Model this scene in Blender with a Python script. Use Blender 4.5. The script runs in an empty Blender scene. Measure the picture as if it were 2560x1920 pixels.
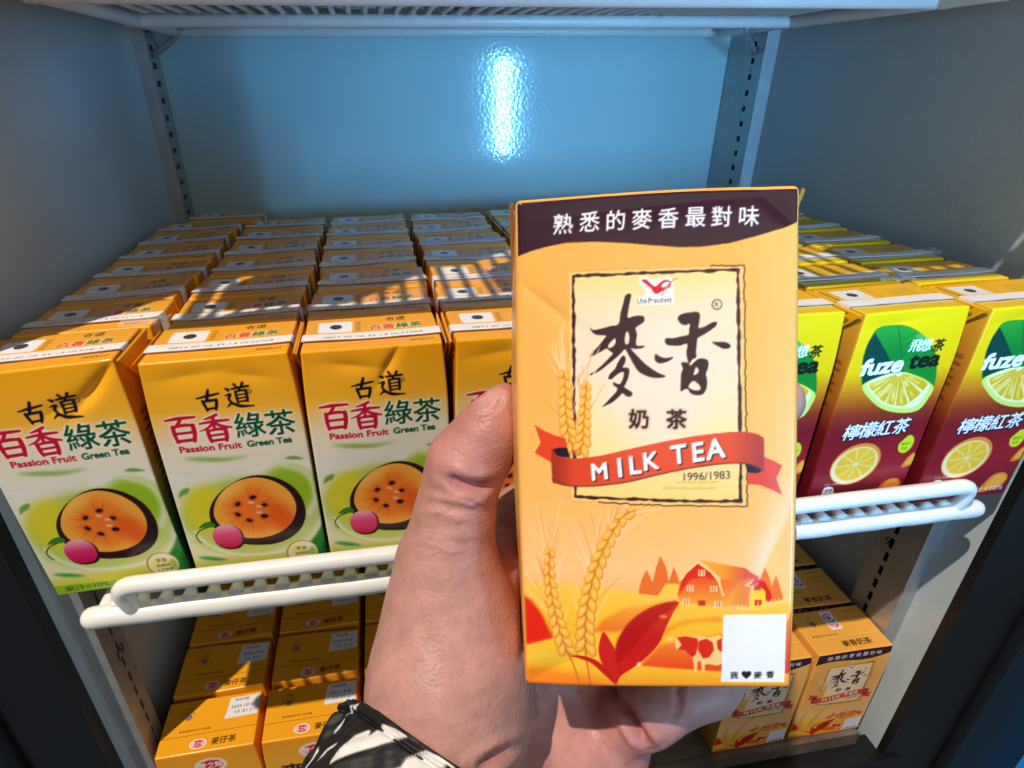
import bpy, math, random
import numpy as np
from mathutils import Matrix, Vector

SC = bpy.context.scene
COL = SC.collection
MM = 0.001

# ---------------------------------------------------------------- camera
cam = bpy.data.cameras.new('camera'); cam_ob = bpy.data.objects.new('camera', cam); COL.objects.link(cam_ob)
cam.sensor_width = 36.0; cam.lens = 21.05; cam.shift_x = 0.0366; cam.shift_y = 0.02055
cam.clip_start = 0.01; cam.clip_end = 50
_yaw, _pit, _rol = math.radians(-8.98), math.radians(-28.35), math.radians(0.65)
_R = Matrix.Rotation(_yaw, 3, 'Z') @ Matrix.Rotation(_pit, 3, 'X') @ Matrix.Rotation(_rol, 3, 'Y') @ Matrix.Rotation(math.pi / 2, 3, 'X')
cam_ob.matrix_world = Matrix.Translation(Vector((167.01, -239.98, 216.43)) * MM) @ _R.to_4x4()
SC.camera = cam_ob

# ---------------------------------------------------------------- light
W = bpy.data.worlds.new('World'); SC.world = W; W.use_nodes = True
_bg = W.node_tree.nodes['Background']; _bg.inputs[0].default_value = (0.66, 0.84, 1.0, 1); _bg.inputs[1].default_value = 0.11

def lamp(name, kind, loc, target, power, color, **kw):
    d = bpy.data.lights.new(name, kind); d.energy = power; d.color = color
    for k, v in kw.items(): setattr(d, k, v)
    o = bpy.data.objects.new(name, d); COL.objects.link(o)
    o.location = loc; o.rotation_euler = (Vector(target) - Vector(loc)).to_track_quat('-Z', 'Y').to_euler()
    return o
# warm lamp high over the photographer's left shoulder: the hard shadows of carton, lip and shelf
_d = Vector((0.46, 0.36, -1.0)).normalized(); _t = Vector((0.26, -0.02, 0.06))
lamp('warm_lamp', 'SPOT', _t - _d * 2.3, _t, 205, (1.0, 0.87, 0.72), spot_size=0.9, spot_blend=0.5, shadow_soft_size=0.02)
# upright cold strip light behind the photographer, on the right: its streaks show in the back and side panel
lamp('cold_strip_lamp', 'AREA', (0.515, -0.662, 0.162), (0.34, 0.385, 0.19), 0.66, (0.17, 0.54, 1.0), shape='RECTANGLE', size=0.007, size_y=0.237, spread=math.radians(50))
# added soft fill light from behind the camera
lamp('fill_lamp', 'AREA', (0.55, -1.3, 0.75), (0.15, 0.1, 0.05), 3.4, (1.0, 0.95, 0.90), shape='RECTANGLE', size=1.3, size_y=0.8)

SC.view_settings.view_transform = 'Standard'; SC.view_settings.look = 'None'
SC.view_settings.exposure = 0.13; SC.view_settings.gamma = 1.0
SC.cycles.max_bounces = 8; SC.cycles.use_denoising = True

# ---------------------------------------------------------------- traced outlines (mm on the carton faces)
TR_M={'band':[(0.18,116.0),(62.41,115.84),(62.62,108.8),(59.93,107.61),(53.86,105.85),(47.72,104.37),(41.5,103.8),(36.8,103.9),(30.48,104.65),(24.12,105.53),(17.72,106.2),(11.28,106.4),(6.4,105.73),(3.11,104.98),(0.3,104.03)],
 'slogan':[(10.71,110.61),(16.66,110.67),(22.56,110.54),(28.41,110.44),(34.29,110.31),(40.32,110.26),(45.99,110.17),(52.0,110.11)],
 'frame':[(12.94,98.95),(49.56,98.54),(50.11,47.11),(13.29,47.66)],
 'frame2':[(11.82,100.11),(50.88,99.45),(51.52,45.87),(12.17,46.45)],
 'mai':[(25.04,94.39),(25.84,94.28),(25.68,92.93),(25.29,91.04),(25.15,89.23),(26.64,89.48),(28.42,89.46),(28.9,88.8),(28.58,88.01),(27.45,87.33),(26.86,86.71),(27.19,85.35),(26.96,83.49),(27.45,82.88),(28.81,82.82),(28.42,82.39),(26.79,82.2),(25.82,82.43),(26.24,81.77),(27.44,80.48),(28.91,78.95),(30.55,77.65),(32.18,76.63),(33.55,75.99),(32.51,75.61),(30.88,75.67),(29.18,76.16),(27.54,77.15),(26.23,79.16),(25.0,81.5),(24.41,82.14),(23.62,81.29),(22.7,80.45),(21.05,79.12),(19.05,77.55),(17.12,76.51),(16.22,76.45),(17.73,77.34),(19.56,78.85),(21.06,80.42),(21.78,81.31),(20.9,82.06),(20.41,82.47),(19.09,81.75),(17.6,80.96),(16.64,80.81),(17.45,81.82),(18.78,83.29),(19.84,84.64),(20.27,85.33),(19.13,85.48),(17.98,85.69),(17.1,86.38),(16.62,87.31),(17.5,86.75),(19.8,87.1),(21.5,87.54),(23.07,87.88),(23.47,90.01),(24.06,92.21),(24.46,93.78)],
 'mai_h1':[(22.23,84.66),(22.42,83.78),(21.89,82.93),(21.14,82.57),(20.75,82.91),(21.15,83.74)],
 'mai_h2':[(24.95,86.16),(25.43,85.43),(25.49,84.29),(25.26,83.43),(24.74,83.32),(24.48,84.02),(24.55,85.14)],
 'mai_low':[(24.01,80.79),(24.66,80.34),(24.53,79.14),(24.0,78.18),(24.98,78.04),(25.51,77.56),(25.31,75.99),(24.71,74.43),(24.38,73.72),(25.3,73.02),(26.19,72.32),(25.89,71.51),(24.96,71.51),(23.97,72.21),(23.14,71.38),(21.64,70.1),(19.47,69.11),(20.14,69.82),(21.32,71.18),(22.49,72.46),(22.82,73.38),(22.0,74.07),(21.94,74.8),(23.26,74.35),(23.99,75.38),(24.22,76.95),(23.4,76.92),(22.34,76.17),(21.41,75.42),(20.76,75.64),(21.29,76.81),(22.29,77.82),(22.85,79.04),(23.42,80.06)],
 'xiang':[(36.24,88.46),(36.61,89.23),(37.73,89.65),(38.91,89.76),(39.96,89.9),(40.91,89.66),(41.18,88.86),(40.98,87.6),(40.83,86.4),(41.76,86.45),(43.02,87.0),(43.97,87.46),(44.89,87.48),(44.68,86.63),(43.68,85.89),(42.41,85.11),(41.15,84.44),(40.58,84.05),(40.46,82.83),(40.26,81.23),(40.31,79.94),(39.45,79.49),(38.75,78.65),(38.25,79.87),(38.14,81.32),(38.31,82.93),(36.67,82.64),(35.06,82.68),(33.77,82.93),(33.34,83.79),(33.76,84.41),(35.05,84.32),(36.66,84.57),(38.58,85.0),(38.76,86.11),(38.9,87.31),(37.92,87.04),(36.95,87.4)],
 'xiang_d1':[(31.09,80.17),(31.35,81.0),(32.16,80.45),(33.46,80.03),(35.15,80.19),(34.76,79.62),(33.47,79.03),(32.17,78.85),(31.29,79.41)],
 'xiang_d2':[(43.75,83.14),(45.0,83.15),(46.59,83.08),(47.68,82.58),(47.83,81.87),(46.62,81.57),(45.27,82.11)],
 'xiang_low':[(37.03,78.91),(38.52,78.78),(39.04,78.21),(39.94,78.99),(40.89,79.62),(42.18,79.57),(42.96,79.02),(42.92,77.57),(42.42,76.29),(42.7,74.65),(42.5,73.02),(41.97,71.99),(41.0,71.54),(39.38,71.79),(38.72,72.44),(38.42,72.98),(37.58,72.88),(36.87,72.51),(36.85,74.22),(36.99,76.51),(37.34,77.47)],
 'xiang_h1':[(40.3,77.87),(40.8,77.13),(40.58,76.36),(39.75,76.13),(39.96,77.17)],
 'xiang_h2':[(39.47,74.71),(40.32,74.41),(41.2,73.4),(41.02,72.72),(39.69,72.74),(38.58,73.5)],
 'logo':[(28.19,97.22),(29.28,97.35),(30.37,96.32),(31.39,95.77),(32.22,96.48),(33.37,97.05),(34.39,96.87),(34.83,96.22),(34.46,95.43),(33.12,94.8),(31.66,94.12),(30.89,94.41),(30.5,95.12),(29.73,95.85)],
 'logo_h':[(32.67,95.89),(33.43,96.54),(34.2,96.57),(34.39,96.06),(33.69,95.59),(32.8,95.51)],
 'logo_w':[(27.68,97.72),(29.38,97.88),(30.82,96.99),(32.73,97.61),(34.63,97.61),(35.28,96.54),(35.17,94.2),(35.31,91.83),(27.13,92.07),(27.13,93.65),(29.54,93.85),(28.9,95.61),(27.87,96.92)],
 'logo_t':[(31.15,92.76),(27.45,92.53),(34.92,92.95)],
 'reg':[(44.91,91.27),(45.99,91.22)],
 'naicha':[(27.6,66.36),(35.94,66.27)],
 'rtail':[(3.99,64.72),(6.41,63.27),(8.77,62.24),(11.13,61.69),(11.76,58.65),(8.01,58.76),(7.88,55.72),(5.92,56.85),(3.96,57.98),(5.39,60.56)],
 'rdark':[(7.95,58.83),(9.73,59.4),(11.5,59.34),(11.89,58.23),(12.21,56.98),(10.03,57.11),(8.33,57.72)],
 'ribbon':[(7.94,58.69),(9.35,57.41),(12.07,56.95),(14.11,56.93),(18.86,57.58),(23.92,58.9),(28.93,60.17),(35.55,61.62),(42.11,62.62),(48.61,63.11),(52.5,62.78),(54.62,61.91),(55.26,61.03),(55.29,57.68),(55.24,53.77),(54.17,54.68),(52.03,55.55),(48.76,56.02),(43.85,55.69),(38.91,54.98),(32.28,53.52),(25.57,51.64),(20.49,50.73),(16.06,50.25),(11.96,50.25),(9.22,50.81),(8.01,51.82)],
 'rdark2':[(50.98,55.85),(53.34,55.31),(55.23,54.04),(53.71,53.51),(51.59,53.74)],
 'rtail2':[(55.17,57.21),(57.53,56.14),(59.38,55.04),(58.04,52.2),(59.37,48.19),(57.09,49.51),(54.44,50.67),(51.59,51.09),(51.69,53.8),(55.17,53.77)],
 'milk':[('M',18.82,53.88,3.67),('I',23.39,54.87,4.11),('L',26.84,55.61,3.96),('K',30.35,56.63,3.81),('T',36.4,58.2,4.02),('E',40.68,58.71,4.08),('A',44.45,59.36,4.23)],
 'year':[(42.57,53.14),(37.45,52.08),(47.66,53.85)],
 'earA':[(13.61,57.56),(12.14,61.38),(11.47,65.49),(11.14,69.89),(11.08,73.57),(10.8,76.58)],
 'earB':[(14.12,57.55),(15.01,60.61),(15.23,64.68),(15.49,68.39),(15.73,71.73),(15.89,74.06)],
 'earC':[(13.29,0.56),(11.93,5.64),(10.21,9.83),(8.87,14.38),(7.82,19.26),(7.07,24.1),(6.76,29.26),(6.97,33.99)],
 'earD':[(15.87,0.57),(15.22,5.63),(14.86,10.57),(14.93,16.22),(15.78,22.16),(17.0,27.65),(18.8,33.07),(21.08,38.06),(23.85,42.97),(25.72,44.33)],
 'sky':[(0.42,26.32),(8.04,26.6),(22.03,25.4),(32.41,23.81),(39.28,22.46),(49.53,20.36),(62.41,22.4),(63.18,-0.05),(0.05,0.04)],
 'redhill':[(0.33,23.06),(2.26,21.93),(4.68,18.54),(7.23,12.69),(4.16,11.76),(0.45,10.63)],
 'mid':[(17.03,14.52),(19.18,17.68),(24.1,20.6),(28.96,21.66),(36.37,22.49),(32.43,17.57),(21.97,14.67)],
 'fore':[(0.27,7.77),(4.08,8.71),(8.38,7.94),(13.37,6.4),(18.37,6.77),(25.45,6.19),(35.29,5.42),(46.42,4.65),(63.04,4.08),(63.18,-0.12),(0.05,-0.08)],
 'forel':[(0.34,10.44),(7.04,12.5),(13.47,13.22),(19.86,15.44),(21.96,13.18),(19.79,6.39),(13.37,6.21),(7.66,7.75),(0.26,7.38)],
 'cowhill':[(32.46,11.63),(39.38,13.08),(46.41,14.52),(61.14,15.16),(62.58,17.33),(63.04,4.0),(46.59,4.65),(35.29,5.42),(27.57,5.99)],
 'ridge':[(32.79,15.72),(37.61,17.9),(42.75,18.59),(46.33,18.93),(46.35,17.46),(41.05,17.5),(36.59,16.43),(32.8,13.86)],
 'leaf1':[(36.44,22.57),(32.41,21.99),(28.27,19.82),(24.78,16.52),(22.48,12.42),(21.93,9.04),(22.33,4.48),(21.77,0.46),(22.96,3.26),(25.45,5.16),(28.97,8.18),(31.94,11.82),(33.48,15.71),(35.18,19.76)],
 'leaf1l':[(36.44,22.57),(32.41,21.99),(28.27,19.82),(24.78,16.52),(22.48,12.42),(21.93,9.04),(22.34,6.76),(25.46,9.78),(28.97,14.63),(32.43,18.68)],
 'leaf2':[(19.22,14.58),(18.24,12.07),(17.97,9.43),(18.55,6.77),(20.3,3.91),(21.78,1.23),(22.84,6.38),(21.94,9.79),(20.72,12.43)],
 'leaf3':[(11.18,8.01),(13.4,8.3),(16.25,7.8),(18.54,6.39),(20.66,3.91),(21.78,1.11),(19.05,3.72),(16.23,6.39),(13.39,7.47)],
 'trees':[(27.4,24.42),(28.09,27.87),(29.3,30.46),(30.61,27.29),(31.42,31.07),(32.36,33.93),(33.74,30.86),(34.21,27.43),(35.34,31.37),(36.14,29.2),(36.67,27.03),(35.5,23.78),(32.06,24.0)],
 'trees2':[(54.89,28.04),(55.88,30.95),(56.98,28.55),(57.52,26.22),(58.47,28.96),(59.46,26.02),(60.29,22.96),(57.9,22.45)],
 'shed':[(31.82,24.0),(33.59,27.14),(36.33,27.11),(37.19,26.3),(36.36,23.59)],
 'gable':[(40.69,32.43),(43.77,29.99),(45.32,27.82),(46.47,24.2),(46.11,21.3),(36.88,22.67),(36.25,23.95),(37.0,28.04),(38.11,29.89)],
 'gtop':[(40.69,32.43),(43.77,29.99),(45.32,27.82),(42.6,28.75),(39.21,28.44),(36.25,23.95),(37.0,28.04),(38.11,29.89)],
 'roof':[(40.68,33.15),(44.23,32.48),(51.31,30.95),(53.52,29.24),(54.89,28.29),(50.03,28.11),(45.99,28.42),(44.27,30.09),(42.56,31.69)],
 'body':[(45.65,28.35),(54.22,28.3),(51.4,26.84),(48.25,24.72),(47.74,21.47),(46.28,21.3),(46.4,24.38)],
 'redroof':[(53.88,28.42),(56.08,27.21),(57.43,24.61),(57.63,22.45),(56.22,22.46),(55.98,24.99),(54.25,26.98),(52.43,26.29)],
 'silo':[(48.1,24.0),(49.72,27.04),(52.77,26.1),(52.62,21.05),(47.63,21.83)],
 'annex':[(52.47,24.49),(54.25,26.98),(56.15,24.91),(56.32,21.2),(52.56,20.87)],
 'wins':[(41.57,29.84),(39.0,25.99),(44.27,25.92),(45.35,22.14),(38.18,22.66)],
 'doors':[(41.67,22.33),(54.55,22.19),(54.34,26.01)],
 'fence':[(49.85,20.9),(53.58,20.32),(62.06,22.76)],
 'cow1':[(36.09,13.55),(38.06,13.91),(40.76,13.37),(41.05,11.96),(40.54,9.16),(39.78,8.42),(37.86,10.18),(36.29,10.41),(37.22,11.6)],
 'cow2':[(41.18,12.7),(42.9,13.32),(44.32,12.31),(44.7,10.38),(43.59,8.41),(42.21,8.11),(40.97,10.28)],
 'cow3':[(45.24,12.68),(46.43,13.49),(46.5,9.7),(45.55,10.52)],
 'cowb':[(36.09,13.66),(39.37,14.01),(43.51,13.61),(46.42,13.71),(46.55,6.71),(42.92,6.72),(42.67,4.84),(42.08,4.84),(41.7,7.29),(41.01,7.29),(40.87,4.92),(40.24,4.92),(39.79,8.23),(37.86,10.03),(35.94,10.68)],
 'qr':[(46.66,19.29),(61.07,19.34),(61.28,1.83),(46.53,1.9)],
 'qrt':[(49.54,3.71),(52.36,3.78),(55.03,3.78),(57.87,3.89)],
 'rbar':[(61.15,16.98),(62.25,20.24),(62.7,3.96),(61.44,4.08)]}
TR_P={'gudao':[(25.96,98.04),(38.39,98.26),(43.17,100.94),(21.37,98.48),(31.15,97.55)],
 'bxlc':[(12.22,85.21),(25.58,84.89),(40.16,85.05),(52.99,84.6),(5.6,85.91),(18.4,84.92)],
 'pf':[(8.76,74.1),(34.77,74.19),(37.34,74.67),(56.31,73.7)],
 'sw1':[(9.26,71.0),(17.35,68.91),(27.08,68.15),(37.36,69.67),(27.39,69.67),(17.75,70.78)],
 'lf1':[(51.63,66.07),(55.27,66.83),(59.79,64.72),(54.98,64.89)],
 'lf2':[(2.57,50.05),(4.1,53.93),(8.13,55.19),(6.86,52.35),(4.76,51.4)],
 'dark':[(13.57,39.34),(17.17,47.29),(24.31,54.18),(32.73,58.22),(40.45,58.48),(48.24,54.84),(54.33,47.43),(56.48,36.88),(54.12,27.48),(48.35,21.07),(40.24,17.7),(30.7,18.04),(22.97,20.32),(17.15,24.82),(13.89,31.51)],
 'flesh':[(15.98,41.56),(19.37,48.66),(25.71,54.82),(33.23,57.52),(39.57,57.14),(46.06,53.47),(50.95,47.03),(52.43,39.16),(50.28,31.59),(44.94,25.66),(37.63,22.67),(30.12,22.43),(23.16,24.82),(18.19,30.0),(15.72,35.6)],
 'fc':[(32.97,40.09)],
 'seeds':[(34.16,46.71),(27.09,43.69),(38.53,41.73),(25.94,37.62),(37.4,35.16),(30.32,33.53)],
 'lychee':[(12.48,27.29),(14.35,30.56),(17.98,32.23),(22.38,31.16),(24.96,27.24),(24.95,21.84),(22.63,18.54),(18.44,17.81),(14.14,19.84),(12.27,23.75)],
 'lleaf':[(7.36,31.58),(9.81,33.84),(13.24,34.65),(14.88,33.11),(13.89,31.51),(10.62,31.54)],
 'lstem':[(11.98,31.78),(7.72,30.21),(5.29,27.47),(5.23,24.81),(6.35,22.39)],
 'gr':[(62.33,19.0),(54.67,11.75),(60.41,4.16),(62.17,3.88)],
 'badge':[(51.3,10.38),(59.27,9.14)],
 'juice':(-3.27,237.85)}
TR_F={'leaf':[(8.35,85.4),(6.19,94.72),(6.37,102.59),(9.18,109.04),(17.7,109.96),(27.08,108.59),(38.03,103.11),(46.47,95.47),(51.29,86.9),(54.7,74.2),(47.72,79.06),(38.41,82.58),(29.88,84.14),(20.08,83.05),(11.41,78.75)],
 'leafd':[(8.35,85.4),(6.19,94.72),(6.37,102.59),(8.58,106.86),(17.63,97.03),(28.71,84.26),(20.08,83.05),(11.41,78.75)],
 'lemon':[(10.84,78.81),(20.0,83.29),(29.72,84.62),(39.68,82.22),(53.87,74.88),(54.1,67.71),(50.66,60.89),(41.6,60.12),(28.97,63.34),(18.85,69.78)],
 'lemc':[(30.47,84.08)],
 'fuze':[(9.85,85.25),(33.09,86.37),(34.07,86.85),(51.72,85.69),(7.9,94.56),(28.63,96.0)],
 'fxc':[(34.62,98.29),(40.88,98.29),(48.58,97.58)],
 'nm':[(14.11,51.34),(23.58,52.0),(33.35,52.04),(43.82,52.01)],
 'drop':[(51.46,45.24),(55.07,42.7),(55.89,37.65),(53.13,33.65),(48.56,34.86),(46.63,39.43),(48.35,42.3)],
 'or':[(23.25,30.09),(38.84,30.52),(18.91,43.51)],
 'or2':[(42.55,3.45),(43.44,9.73),(47.44,15.54),(53.79,16.18),(57.71,12.83),(57.28,7.76),(51.3,4.11)],
 'or3':[(54.27,23.47),(55.74,29.56),(59.37,32.85),(60.89,25.11)],
 'nut':[(9.37,6.4),(8.34,15.36),(14.15,15.16),(16.02,7.33),(14.02,4.45)],
 'nut2':[(11.97,11.07),(11.94,16.72)],
 'ten':[(48.55,5.15)]}
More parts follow.
